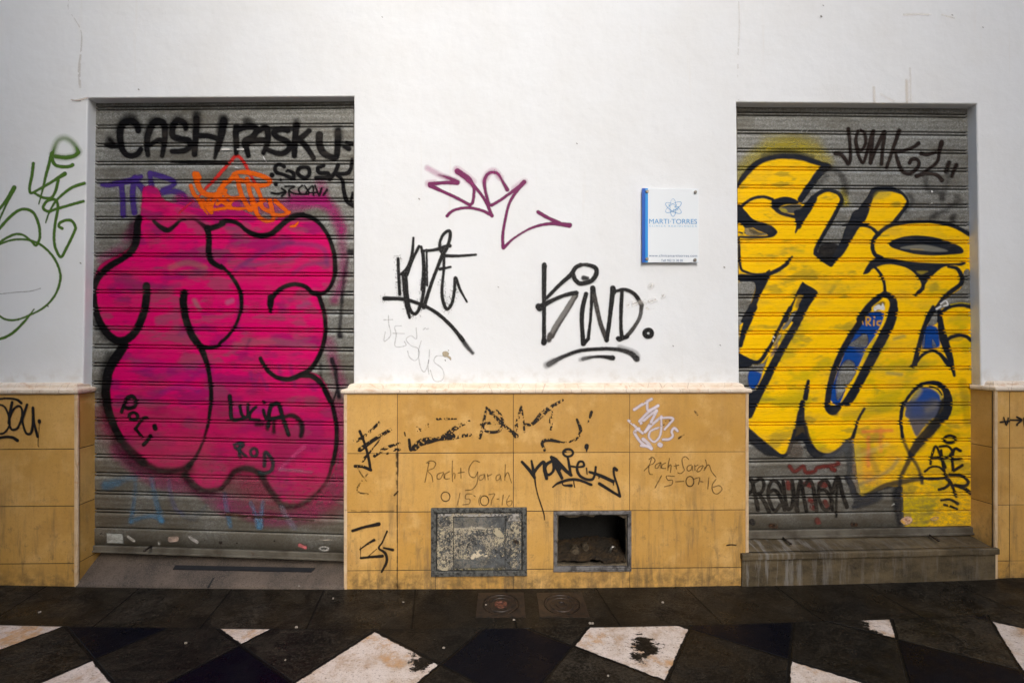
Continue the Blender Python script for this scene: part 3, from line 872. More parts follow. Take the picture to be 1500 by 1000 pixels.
# ================================================================== METER HATCHES
def rect_w(px0, py0, px1, py1, Y):
    x0, z1 = at(px0, py0, Y); x1, z0 = at(px1, py1, Y)
    return float(x0), float(x1), float(z0), float(z1)
def frame_ring(bm, o, i, y0, y1, bev=0.002):
    """four bars with butted ends between outer rect o and inner rect i (x0,x1,z0,z1)"""
    add_box(bm, o[0], o[1], y0, y1, i[3], o[3], bev); add_box(bm, o[0], o[1], y0, y1, o[2], i[2], bev)
    add_box(bm, o[0], i[0], y0 + 0.0006, y1, i[2], i[3], bev); add_box(bm, i[1], o[1], y0 + 0.0006, y1, i[2], i[3], bev)
hatch = thing("meter_hatch", "closed steel meter hatch splattered with pale lime on the tiles", "hatch", P(701, 843, Y_PLINTH))
def build_hatch():
    Yf = Y_PLINTH - 0.014
    o = rect_w(631, 744.5, 772, 843.5, Yf); i = rect_w(638.6, 751, 765.4, 836.2, Yf)
    bm = bmesh.new(); frame_ring(bm, o, i, Yf, Y_PLINTH + 0.001, 0.0025)
    from_bm("hatch_frame", bm, M['frame_dark'], hatch)
    # door panel: grid with a raised centre and a splatter mask
    nx, nz = 90, 62
    g = 0.006
    X, Z = np.meshgrid(np.linspace(i[0] + g, i[1] - g, nx), np.linspace(i[2] + g, i[3] - g, nz))
    c = rect_w(664, 757, 740, 833, Yf)
    inside = (X > c[0]) & (X < c[1]) & (Z > c[2]) & (Z < c[3])
    Y = np.where(inside, Yf + 0.005, Yf + 0.009)
    fx = (X - c[0]) / (c[1] - c[0]); fz = (Z - c[2]) / (c[3] - c[2])
    rg = 0.10 * (fnoise(X * 1000, Z * 1000, 22, 3) - 0.5)
    fz = fz + rg; fx = fx + rg
    clean = np.where(inside & ((fz > 0.80) | (fz < 0.2)), 0.25, np.where(inside & (np.abs(fx - 0.5) < 0.12) & (fz < 0.45), 0.4, 1.0))
    clean = np.where(~inside & (fz > 1.0), 0.9, clean)
    idx = np.arange(nx * nz).reshape(nz, nx)
    q = np.stack([idx[:-1, :-1], idx[:-1, 1:], idx[1:, 1:], idx[1:, :-1]], -1).reshape(-1, 4)
    d = from_arrays("hatch_door", np.stack([X, Y, Z], -1).reshape(-1, 3), q, M['hatch'], hatch, {"splat": ('FLOAT', clean)}, smooth=False)
    bm = bmesh.new()
    p = P(756, 793, Yf + 0.005); add_cyl(bm, p, 'y', 0.009, 0.006, 16, 0.007)
    from_bm("lock", bm, M['rod'], hatch)
    bm = bmesh.new()
    for xx in (c[0], c[1]): add_box(bm, xx - 0.0012, xx + 0.0012, Yf + 0.0025, Yf + 0.0085, c[2], c[3])
    add_box(bm, c[0] + 0.0013, c[1] - 0.0013, Yf + 0.0028, Yf + 0.0085, c[3] - 0.0024, c[3])
    from_bm("panel_seam", bm, M['cavity'], hatch)
    # dark plate set in as the shade of the gap round the door
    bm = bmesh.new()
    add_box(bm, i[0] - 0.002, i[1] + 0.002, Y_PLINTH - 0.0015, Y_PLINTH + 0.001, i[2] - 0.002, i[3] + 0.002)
    from_bm("shadow_gap_plate", bm, M['cavity'], hatch)
build_hatch()

niche = thing("open_meter_niche", "open meter niche without a door, dark inside with rubble and pipe stubs", "niche", P(868, 837, Y_PLINTH))
def build_niche():
    Yf = Y_PLINTH - 0.007
    o = rect_w(810.8, 749.3, 925.2, 836.8, Yf); i = HOLE
    bm = bmesh.new(); frame_ring(bm, o, (i[0] + 0.001, i[1] - 0.001, i[2] + 0.001, i[3] - 0.001), Yf, Y_PLINTH + 0.03, 0.002)
    i2 = (i[0] - 0.007, i[1] + 0.007, i[2] - 0.010, i[3] + 0.006)
    frame_ring(bm, (i2[0] - 0.004, i2[1] + 0.004, i2[2] - 0.004, i2[3] + 0.004), i2, Yf - 0.003, Yf + 0.001, 0.001)
    from_bm("niche_frame", bm, M['frame_grey'], niche)
    # cavity: five inward faces, lumpy
    bm = bmesh.new()
    x0, x1, z0, z1, yb = i[0] - 0.03, i[1] + 0.03, i[2] - 0.03, i[3] + 0.03, 0.26
    def sheet(a, b, c, n=16, m=12, amp=0.018, seed=1):
        a, b, c = Vector(a), Vector(b), Vector(c); nrm = (b - a).cross(c - a).normalized()
        rows = []
        for r in range(m + 1):
            row = []
            for k in range(n + 1):
                p = a + (b - a) * (k / n) + (c - a) * (r / m)
                p += nrm * amp * (float(fnoise(np.array(p.x * 40 + p.y * 31), np.array(p.z * 40 + p.y * 17), 3, seed)) - 0.5)
                row.append(bm.verts.new(p))
            rows.append(row)
        for r in range(m):
            for k in range(n): bm.faces.new([rows[r][k], rows[r][k + 1], rows[r + 1][k + 1], rows[r + 1][k]])
    yf = Y_PLINTH + 0.031
    sheet((x0, yb, z0), (x1, yb, z0), (x0, yb, z1), seed=1)
    sheet((x0, yf, z0), (x0, yb, z0), (x0, yf, z1), seed=2)
    sheet((x1, yf, z0), (x1, yb, z0), (x1, yf, z1), seed=3)
    sheet((x0, yf, z0), (x1, yf, z0), (x0, yb, z0), seed=4)
    sheet((x0, yf, z1), (x1, yf, z1), (x0, yb, z1), seed=5)
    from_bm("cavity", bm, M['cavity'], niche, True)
    # broken mortar lip round the inside of the frame
    bm = bmesh.new()
    n = 90; ring = []
    cx, cz = (i[0] + i[1]) / 2, (i[2] + i[3]) / 2; hw, hh = (i[1] - i[0]) / 2, (i[3] - i[2]) / 2
    for k in range(n):
        t = 2 * math.pi * k / n
        c, s_ = math.cos(t), math.sin(t)
        m = max(abs(c), abs(s_)); ux, uz = c / m, s_ / m
        dep = 0.003 + 0.022 * float(vnoise(np.array(k * 0.45), np.array(0.0), 9)) * (1.0 if uz > 0.9 else 0.25)
        ox, oz = cx + ux * (hw + 0.004), cz + uz * (hh + 0.004)
        ix, iz = cx + ux * (hw - dep * (1 if abs(ux) > 0.99 else abs(ux))), cz + uz * (hh - dep * (1 if abs(uz) > 0.99 else abs(uz)))
        yj = 0.004 * random.random()
        ring.append((bm.verts.new((ox, Y_PLINTH + 0.006, oz)), bm.verts.new((ix, Y_PLINTH + 0.010 + yj, iz)), bm.verts.new((ix, Y_PLINTH + 0.036 + yj, iz + 0.004 * random.random()))))
    for k in range(n):
        a, b = ring[k], ring[(k + 1) % n]
        bm.faces.new([a[0], b[0], b[1], a[1]]); bm.faces.new([a[1], b[1], b[2], a[2]])
    from_bm("mortar_lip", bm, M['mortar'], niche)
    # heap of earth
    bm = bmesh.new(); rows = []
    for r in range(19):
        row = []
        for k in range(31):
            x = i[0] - 0.01 + (i[1] - i[0] + 0.02) * k / 30; y = Y_PLINTH + 0.004 + 0.24 * r / 18
            hgt = 0.010 + 0.012 * (r / 18) + 0.022 * math.exp(-((x - cx - 0.04) / 0.12) ** 2) * (r / 18) + 0.035 * float(fnoise(np.array(x * 100), np.array(y * 100), 7, 8)) + 0.012 * random.random()
            row.append(bm.verts.new((x, y, i[2] - 0.008 + hgt)))
        rows.append(row)
    for r in range(18):
        for k in range(30): bm.faces.new([rows[r][k], rows[r][k + 1], rows[r + 1][k + 1], rows[r + 1][k]])
    from_bm("earth_heap", bm, M['dirt'], niche)
    # pipe stubs
    for (px, py, r, ln) in ((840, 801, 0.021, 0.07), (856, 797, 0.015, 0.05)):
        bm = bmesh.new(); p = P(px, py, 0.09); add_cyl(bm, p, 'y', r, ln, 20); 
        add_cyl(bm, (p[0], p[1] - ln * 0.6, p[2]), 'y', r * 1.25, ln * 0.15, 20)
        from_bm("pipe_stub", bm, M['pipe'], niche, False)
    bm = bmesh.new(); p = Vector(P(895, 803, 0.03))
    add_tube(bm, [p + Vector((0, 0.02, -0.035)), p + Vector((-0.004, 0, -0.01)), p, p + Vector((0.008, -0.004, 0.012)), p + Vector((0.02, 0, 0.006))], 0.007, 8)
    from_bm("tap", bm, M['steel'], niche, True)
M['pipe'] = mat_simple('corroded_pipe', (0.11, 0.085, 0.055), 0.5, 0.3, scale=60, col2=(0.03, 0.022, 0.014))
M['mortar'] = mat_concrete("crumbled_mortar", (0.15, 0.115, 0.07), (0.045, 0.035, 0.024), 0.9)
build_niche()

# ================================================================== MANHOLE COVERS
def manhole(px, py, label, red):
    gx, gy, gz = ground_at(px, py)
    root = thing("water_cover", label, "manhole cover", (gx, gy, gz), "small iron water covers in the paving")
    z = gz + 0.0015
    R = 0.088
    bm = bmesh.new()
    # square frame plate with a round opening
    n = 48; sq, ci = [], []
    H = 0.118; HY = min(0.104, Y_PLINTH - gy - 0.006)
    for k in range(n):
        t = 2 * math.pi * k / n; c, s_ = math.cos(t), math.sin(t); m = max(abs(c), abs(s_))
        sq.append(bm.verts.new((gx + c / m * H, gy + s_ / m * HY, z + 0.003))); ci.append(bm.verts.new((gx + c * R * 1.02, gy + s_ * R * 1.02, z + 0.004)))
    sq2 = [bm.verts.new((v.co.x, v.co.y, z - 0.01)) for v in sq]; ci2 = [bm.verts.new((v.co.x, v.co.y, z - 0.01)) for v in ci]
    for k in range(n):
        j = (k + 1) % n
        bm.faces.new([sq[k], sq[j], ci[j], ci[k]]); bm.faces.new([sq2[k], sq2[j], sq[j], sq[k]]); bm.faces.new([ci[k], ci[j], ci2[j], ci2[k]])
    from_bm("cover_frame", bm, M['iron'], root)
    def disc(rings, mat, name):
        bm = bmesh.new(); prev = None
        for r, h in rings:
            cur = [bm.verts.new((gx + r * math.cos(2 * math.pi * k / 40), gy + r * math.sin(2 * math.pi * k / 40), z + h)) for k in range(40)]
            if prev:
                for k in range(40): bm.faces.new([prev[k], prev[(k + 1) % 40], cur[(k + 1) % 40], cur[k]])
            prev = cur
        bm.faces.new(prev)
        return from_bm(name, bm, mat, root)
    disc([(R * 0.98, -0.006), (R * 0.97, 0.004), (R * 0.90, 0.004), (R * 0.88, 0.0005), (R * 0.70, 0.0005), (R * 0.68, 0.003), (R * 0.62, 0.003), (R * 0.60, 0.0008), (R * 0.36, 0.0008)], M['iron'], "lid")
    disc([(R * 0.36, 0.0008), (R * 0.35, 0.005), (R * 0.20, 0.005), (R * 0.18, 0.001), (R * 0.01, 0.001)], M['iron_red'] if red else M['iron'], "lid_boss")
manhole(733.7, 885.6, "small round iron cover with a reddish centre in the dark paving", True)
manhole(823, 885.6, "small round iron cover with a plain dark centre in the dark paving", False)

# ================================================================== CLINIC SIGN
YS = -0.019
sign = thing("wall_sign", "white acrylic clinic sign with a blue edge band and four bolts", "sign", P(982, 384, -0.0))
def text_mesh(body, name, mat, parent, px0, px1, py_top, py_base, Y, spacing=1.0, bold=0.0, label=None):
    cu = bpy.data.curves.new(name, 'FONT'); cu.body = body; cu.size = 1.0; cu.space_character = spacing
    cu.offset = bold; cu.resolution_u = 6; cu.extrude = 0.0
    to = bpy.data.objects.new(name, cu); scene.collection.objects.link(to)
    dg = bpy.context.evaluated_depsgraph_get()
    me = bpy.data.meshes.new_from_object(to.evaluated_get(dg))
    bpy.data.objects.remove(to); bpy.data.curves.remove(cu)
    n = len(me.vertices); co = np.zeros(n * 3, np.float32); me.vertices.foreach_get("co", co); co = co.reshape(-1, 3)
    x0, z1 = at(px0, py_top, Y); x1, z0 = at(px1, py_base, Y)
    sx = (x1 - x0) / (co[:, 0].max() - co[:, 0].min())
    caps = 0.7 if body.upper() == body else 0.72
    sz = (z1 - z0) / caps
    w = np.stack([x0 + (co[:, 0] - co[:, 0].min()) * sx, np.full(n, Y), z0 + co[:, 1] * sz], -1) - np.array(parent.location)
    me.vertices.foreach_set("co", w.astype(np.float32).ravel())
    me.materials.clear(); me.materials.append(mat); me.update()
    o = bpy.data.objects.new(name, me)
    if label: o["label"] = label
    return link(o, parent)
def build_sign():
    x0, x1, z0, z1 = rect_w(940.8, 276, 1023.3, 384.6, YS)
    xb, xc = px_x(945.2, YS, 330), px_x(949.2, YS, 330)
    bm = bmesh.new(); add_box(bm, x0 + 0.0, x1, YS, YS + 0.006, z0, z1, 0.0012)
    pn = from_bm("panel", bm, M['acrylic'], sign)
    bm = bmesh.new(); add_box(bm, x0 - 0.0006, xb, YS - 0.0012, YS + 0.0062, z0 - 0.0006, z1 + 0.0006, 0.0004)
    from_bm("blue_band", bm, M['blue_dark'], sign, label="dark blue vertical band")
    bm = bmesh.new(); add_box(bm, xb + 0.0001, xc, YS - 0.0010, YS + 0.0006, z0 - 0.0004, z1 + 0.0004, 0.0003)
    from_bm("blue_band", bm, M['blue_light'], sign, label="light blue vertical band")
    for px, py in ((947.6, 280.8), (1018.3, 281.6), (947.4, 379.4), (1017.6, 380.8)):
        bm = bmesh.new(); c = P(px, py, YS)
        add_cyl(bm, (c[0], -0.0005, c[2]), 'y', 0.0055, -YS - 0.0065, 16)
        add_cyl(bm, (c[0], YS - 0.0014, c[2]), 'y', 0.0088, 0.003, 20); add_cyl(bm, (c[0], YS - 0.0044, c[2]), 'y', 0.0088, 0.0022, 20, 0.0062)
        from_bm("bolt", bm, M['steel'], sign)
    YT = YS - 0.0009
    text_mesh("MARTI\u00b7TORRES", "lettering", M['letter_blue'], sign, 951, 1021, 320.6, 328.0, YT, 1.0, 0.0)
    text_mesh("CLINICA RADIOLOGICA", "lettering", M['letter_pale'], sign, 951.2, 1020.8, 329.8, 332.4, YT, 1.6, 0.0)
    text_mesh("www.clinicamartitorres.com", "lettering", M['letter_navy'], sign, 950.8, 1021.2, 372.4, 376.3, YT, 1.08, 0.0)
    text_mesh("Telf: 952 21 30 30", "lettering", M['letter_navy'], sign, 968.5, 1000, 379.6, 383.2, YT, 1.0, 0.0)
    # atom emblem: three thin crossing orbits and a few dots
    bm = bmesh.new()
    c = P(986.5, 304.2, YT); k = 2.362 / F * 1.01
    def orbit(cx, cz, a, b, rot, w, t0=0, t1=2 * math.pi):
        n = 56; A, B = [], []
        for q in range(n + 1):
            t = t0 + (t1 - t0) * q / n
            ww = w * (0.45 + 0.55 * abs(math.cos(t * 0.5 + 0.6)))
            for lst, s_ in ((A, 1), (B, -1)):
                ux, uz = (a + s_ * ww) * math.cos(t), (b + s_ * ww) * math.sin(t)
                lst.append(bm.verts.new((c[0] + cx * k + (ux * math.cos(rot) - uz * math.sin(rot)) * k, YT, c[2] + cz * k + (ux * math.sin(rot) + uz * math.cos(rot)) * k)))
        for q in range(n): bm.faces.new([A[q], A[q + 1], B[q + 1], B[q]])
    orbit(-0.6, 0, 4.6, 13.2, 0.0, 0.4)
    orbit(0, 0.6, 13.6, 4.8, 0.55, 0.42)
    orbit(0, -0.6, 13.6, 4.8, -0.55, 0.42)
    from_bm("emblem", bm, M['letter_blue'], sign)
    YT2 = YT - 0.0002
    for dx, dz in ((-6.5, 3.5), (4.0, 4.0), (7.0, 1.0), (6.5, -2.5), (0.5, -3.0), (2.5, 1.2)):
        p = (c[0] + dx * k, YT2, c[2] + dz * k)
        bm = bmesh.new()
        bm.faces.new([bm.verts.new((p[0] + 0.9 * k * math.cos(2 * math.pi * q / 12), YT2, p[2] + 0.9 * k * math.sin(2 * math.pi * q / 12))) for q in range(12)])
        from_bm("emblem_dot", bm, M['letter_pale'], sign)
build_sign()

# ================================================================== HOUSES ACROSS THE STREET (unseen, added behind the camera to darken the ends of this facade)
M['shade_house'] = mat_simple("shade_house_render", (0.42, 0.38, 0.33), 0.85, 0, scale=2, col2=(0.36, 0.33, 0.29))
M['shade_house_glass'] = mat_simple("shade_house_window", (0.03, 0.035, 0.04), 0.15, 0, scale=2, col2=(0.05, 0.05, 0.05))
def shade_house(x0, x1, h, yf):
    bm = bmesh.new(); add_box(bm, x0, x1, yf - 8.0, yf, -0.1, h)
    add_box(bm, x0 - 0.15, x1 + 0.15, yf - 0.05, yf + 0.15, h - 0.35, h + 0.05)
    n = int((x1 - x0) / 2.2)
    for k in range(n):
        for fl in range(3):
            xc = x0 + (k + 0.5) * (x1 - x0) / n; z = 1.0 + fl * 3.0
            if z + 1.6 > h - 0.5: continue
            add_box(bm, xc - 0.62, xc + 0.62, yf + 0.001, yf + 0.06, z - 0.12, z - 0.02)
    o = from_bm("added_shade_houses", bm, M['shade_house']); o["kind"] = "structure"
    bm = bmesh.new()
    for k in range(n):
        for fl in range(3):
            xc = x0 + (k + 0.5) * (x1 - x0) / n; z = 1.0 + fl * 3.0
            if z + 1.6 > h - 0.5: continue
            add_box(bm, xc - 0.5, xc + 0.5, yf + 0.002, yf + 0.03, z, z + 1.5)
    from_bm("shade_house_panes", bm, M['shade_house_glass'], o)
shade_house(-14.0, -0.6, 13.5, -5.6)
shade_house(3.3, 14.0, 12.5, -5.6)

# ================================================================== LITTER
def flecks():
    spots = [(971, 882.5, 7, 0), (488, 876.6, 5, 0), (591, 882, 5, 0), (434, 919, 8, 0), (438, 858.5, 5, 1), (58, 897, 7, 0), (745, 898.5, 6, 0), (753, 908, 6, 0),
             (866, 913, 11, 0), (272, 942, 6, 0), (712, 886, 5, 0), (650, 949, 6, 0), (891, 990, 5, 0), (418, 967, 3, 0)]
    for px, py, w, r in spots:
        x, y, z = on_surface(px, py, ramp_z) if r else ground_at(px, py)
        sz = w * 2.2 / F * 0.34
        bm = bmesh.new()
        n = 9; top = []; bot = []
        for k in range(n):
            t = 2 * math.pi * k / n; rr = sz * random.uniform(0.55, 1.1)
            top.append(bm.verts.new((x + rr * math.cos(t), y + rr * 0.7 * math.sin(t), z + 0.003 + random.uniform(0, 0.004))))
            bot.append(bm.verts.new((x + rr * math.cos(t), y + rr * 0.7 * math.sin(t), z + 0.0008)))
        bm.faces.new(top)
        for k in range(n): bm.faces.new([bot[k], bot[(k + 1) % n], top[(k + 1) % n], top[k]])
        bmesh.ops.translate(bm, verts=bm.verts, vec=(-x, -y, -z))
        o = from_bm("litter_scrap", bm, M['litter'])
        o.location = (x, y, z)
        tag(o, "tiny pale scrap of litter lying on the dark paving", "litter", "pale litter scraps")
        if r: o["label"] = "tiny pale scrap of litter at the front edge of the concrete ramp"; del o["group"]
flecks()

# ================================================================== GRAFFITI
# each piece is a thin skin of paint lying on its surface, with its own edge softness and cover
class Crop:
    def __init__(s, ox, oy, k): s.o = (ox, oy); s.k = k
    def __call__(s, txt):
        v = np.array([[float(q) for q in p.split(',')] for p in txt.split()])
        return v / s.k + np.array(s.o)
PX = Crop(0, 0, 1)
def crops(ox, oy, k): return Crop(ox, oy, k)
L1, L2, L3, L4, L5, L6 = (Crop(x, y, 6.25) for y in (150, 290, 430) for x in (130, 320))
L7, L8 = Crop(130, 570, 5), Crop(320, 570, 5)
R1, R2, R3, R4, R5, R6 = (Crop(x, y, 6.25) for y in (170, 310, 450) for x in (1070, 1240))
R7, R8 = Crop(1080, 590, 5), Crop(1240, 590, 5)
W1, W2, W3, W4, W5 = Crop(0, 190, 6.25), Crop(0, 340, 6.25), Crop(610, 230, 6.25), Crop(550, 330, 5), Crop(780, 380, 6.25)
P1, P2, P3 = Crop(500, 570, 5.556), Crop(690, 570, 5.556), Crop(900, 570, 6.25)
A1, A2, A3, A4 = Crop(0, 480, 5), Crop(1200, 480, 5), Crop(400, 740, 5), Crop(400, 480, 5)
Z3 = Crop(0, 700, 5); Z5 = Crop(400, 740, 5); Z6 = Crop(950, 740, 5); Z8 = Crop(1200, 740, 5)

def smooth(p, n=6, closed=False):
    p = np.asarray(p, float)
    if len(p) < 3: return p
    q = np.vstack([p[-1], p, p[0], p[1]]) if closed else np.vstack([2 * p[0] - p[1], p, 2 * p[-1] - p[-2]])
    out = []
    for i in range(1, len(q) - 2):
        a, b, c, d = q[i - 1], q[i], q[i + 1], q[i + 2]
        for t in np.arange(n) / n:
            out.append(0.5 * ((2 * b) + (-a + c) * t + (2 * a - 5 * b + 4 * c - d) * t * t + (-a + 3 * b - 3 * c + d) * t ** 3))
    if not closed: out.append(q[-2])
    return np.array(out)

BLACK = lin((17, 16, 17))
class Paint:
    """layers of paint accumulated on the vertices of a skin; X, Y are photo pixels"""
    def __init__(s, X, Y, base):
        s.X, s.Y = X, Y
        s.C = np.empty(X.shape + (3,)); s.C[:] = base
        s.A = np.zeros(X.shape)
    def over(s, sl, a, col):
        A = s.A[sl]; C = s.C[sl]
        col = np.asarray(col, float)
        ao = a + A * (1 - a)
        w = np.where(ao > 1e-5, a / np.maximum(ao, 1e-5), 0)[..., None]
        s.C[sl] = C * (1 - w) + col * w
        s.A[sl] = ao
    def box(s, x0, y0, x1, y1):
        xs, ys = s.X[0], s.Y[:, 0]
        i0, i1 = np.searchsorted(xs, [x0, x1])
        ylo, yhi = s.Y.min(1), s.Y.max(1)
        r = np.where((yhi >= y0) & (ylo <= y1))[0]
        if len(r) == 0 or i1 <= i0: return None
        return (slice(r[0], r[-1] + 1), slice(max(i0 - 1, 0), i1 + 1))
    def stroke(s, pts, w, col=BLACK, soft=0.9, a=1.0, a2=None, dry=0.0, seed=1, line=False, closed=False, erase=False, grain=2.2):
        """w: width in px, number or list (start..end); dry: 0..1 broken, worn marker"""
        p = np.asarray(pts, float) if line else smooth(pts, 6, closed)
        if closed: p = np.vstack([p, p[:1]])
        n = len(p)
        if n == 1: p = np.vstack([p, p + 0.01]); n = 2
        d = np.concatenate([[0], np.cumsum(np.hypot(*np.diff(p, axis=0).T))]); d /= max(d[-1], 1e-6)
        ws = np.interp(d, np.linspace(0, 1, len(w)), w) if isinstance(w, (list, tuple)) else np.full(n, float(w))
        as_ = np.interp(d, [0, 1], [a, a if a2 is None else a2]) if not isinstance(a, (list, tuple)) else np.interp(d, np.linspace(0, 1, len(a)), a)
        m = ws.max() * 0.5 + soft * 2 + 1
        sl = s.box(p[:, 0].min() - m, p[:, 1].min() - m, p[:, 0].max() + m, p[:, 1].max() + m)
        if sl is None: return
        X, Y = s.X[sl], s.Y[sl]
        best = np.full(X.shape, 1e9); al = np.zeros(X.shape)
        for i in range(n - 1):
            ax, ay = p[i]; bx, by = p[i + 1]
            ex, ey = bx - ax, by - ay; L = ex * ex + ey * ey + 1e-9
            t = np.clip(((X - ax) * ex + (Y - ay) * ey) / L, 0, 1)
            dd = np.hypot(X - ax - ex * t, Y - ay - ey * t) - 0.5 * (ws[i] + (ws[i + 1] - ws[i]) * t)
            k = dd < best
            best = np.where(k, dd, best); al = np.where(k, as_[i] + (as_[i + 1] - as_[i]) * t, al)
        jit = (vnoise(X / 3.0, Y / 3.0, seed) - 0.5) * 0.5 * min(1.0, soft)
        cov = 1 - sstep(-soft, soft, best + jit)
        s.put(sl, cov * al, col, dry, seed, erase, grain)
    def put(s, sl, a, col, dry=0, seed=1, erase=False, grain=2.2):
        X, Y = s.X[sl], s.Y[sl]
        if dry:
            nz = fnoise(X, Y, grain, seed + 50, 2) * 0.6 + fnoise(X, Y, grain * 5, seed + 90, 2) * 0.4
            a = a * sstep(dry - 0.05, dry + 0.05, nz)
        if erase: s.A[sl] = s.A[sl] * (1 - a)
        else: s.over(sl, a, col)
    def fill(s, pts, col=BLACK, soft=1.0, a=1.0, curve=True, erase=False, dry=0.0, seed=1, mod=None, grain=2.2):
        p = smooth(pts, 5, True) if curve else np.asarray(pts, float)
        m = soft * 2 + 2
        sl = s.box(p[:, 0].min() - m, p[:, 1].min() - m, p[:, 0].max() + m, p[:, 1].max() + m)
        if sl is None: return
        X, Y = s.X[sl], s.Y[sl]
        ins = np.zeros(X.shape, bool); dist = np.full(X.shape, 1e9)
        n = len(p)
        for i in range(n):
            ax, ay = p[i]; bx, by = p[(i + 1) % n]
            c = (ay > Y) != (by > Y)
            if c.any():
                with np.errstate(divide='ignore', invalid='ignore'):
                    xi = (bx - ax) * (Y - ay) / (by - ay + 1e-12) + ax
                ins ^= c & (X < xi)
            ex, ey = bx - ax, by - ay; L = ex * ex + ey * ey + 1e-9
            t = np.clip(((X - ax) * ex + (Y - ay) * ey) / L, 0, 1)
            dist = np.minimum(dist, np.hypot(X - ax - ex * t, Y - ay - ey * t))
        sd_ = np.where(ins, -dist, dist)
        cov = (1 - sstep(-soft, soft, sd_)) * a
        if mod is not None: cov = cov * mod(X, Y)
        s.put(sl, cov, col, dry, seed, erase, grain)
    def speckle(s, pts, r, col, density=0.5, seed=3):
        """overspray droplets round a line"""
        p = smooth(pts, 6)
        m = r + 2
        sl = s.box(p[:, 0].min() - m, p[:, 1].min() - m, p[:, 0].max() + m, p[:, 1].max() + m)
        if sl is None: return
        X, Y = s.X[sl], s.Y[sl]
        d = np.full(X.shape, 1e9)
        for q in p[::2]: d = np.minimum(d, np.hypot(X - q[0], Y - q[1]))
        nz = vnoise(X / 0.9, Y / 0.9, seed)
        f = np.clip(1 - d / r, 0, 1) ** 1.5 * density
        s.put(sl, sstep(1 - f - 0.05, 1 - f + 0.12, nz) * (f > 0.01) * 0.75, col)

def skin(name, paint, xyz, mat, parent, cut=0.06, label=None):
    A = paint.A
    n, m = A.shape
    keep = np.maximum(np.maximum(A[:-1, :-1], A[1:, :-1]), np.maximum(A[:-1, 1:], A[1:, 1:])) > cut
    idx = np.arange(n * m).reshape(n, m)
    q = np.stack([idx[:-1, :-1], idx[1:, :-1], idx[1:, 1:], idx[:-1, 1:]], -1)[keep]
    used = np.unique(q); re = np.zeros(n * m, np.int32); re[used] = np.arange(len(used))
    x, y, z = xyz
    co = np.stack([x, y, z], -1).reshape(-1, 3)[used]
    C = np.concatenate([paint.C, np.ones(A.shape + (1,))], -1).reshape(-1, 4)[used]
    return from_arrays(name, co, re[q], mat, parent, {"paint": ('FLOAT_COLOR', C), "cover": ('FLOAT', A.ravel()[used])}, smooth=False, label=label)

_lift = {}
def lift(key, step=0.00035):
    _lift[key] = _lift.get(key, 0.0004) + step
    return _lift[key]
def wall_piece(name, box, fn, base, label=None, Y=Y_WALL, mat='paint_wall', res=0.62, key='wall', cut=0.08, parent=None):
    xs = np.arange(box[0], box[2], res); ys = np.arange(box[1], box[3], res)
    X, Yp = np.meshgrid(xs, ys)
    p = Paint(X, Yp, base); fn(p)
    Yd = Y - lift(key)
    x, z = at(X, Yp, Yd)
    return skin(name, p, (x, np.full(X.shape, Yd), z), M[mat], parent or facade, cut, label)
def tile_piece(name, box, fn, base, label=None, res=0.6):
    return wall_piece(name, box, fn, base, label, Y_PLINTH, 'paint_tile', res, 'tile', 0.08)
def shutter_scraps(name, S, root, boxes, fn, base, label=None):
    for bx in boxes: shutter_piece(name, S, root, bx, fn, base, label, 0.9, 0.1)
def shutter_piece(name, S, root, box, fn, base, label=None, res=0.95, cut=0.06):
    xs = np.arange(box[0], box[2], res)
    xm = 0.5 * (box[0] + box[2])
    y0, p0 = S.y(xm, 0.0), S.y(xm, 1.0) - S.y(xm, 0.0)
    t0 = max((box[1] - y0) / p0, -1.5); t1 = min((box[3] - y0) / p0, S.last + S.end)
    ts = S.rows(t0, t1, res / p0)
    X, T = np.meshgrid(xs, ts)
    lf = lift(root.name, 0.00025)
    x, y, z, py = S.world(X, T, lf)
    p = Paint(X, py, base); fn(p)
    return skin(name, p, (x, y, z), M['paint_metal'], root, cut, label)

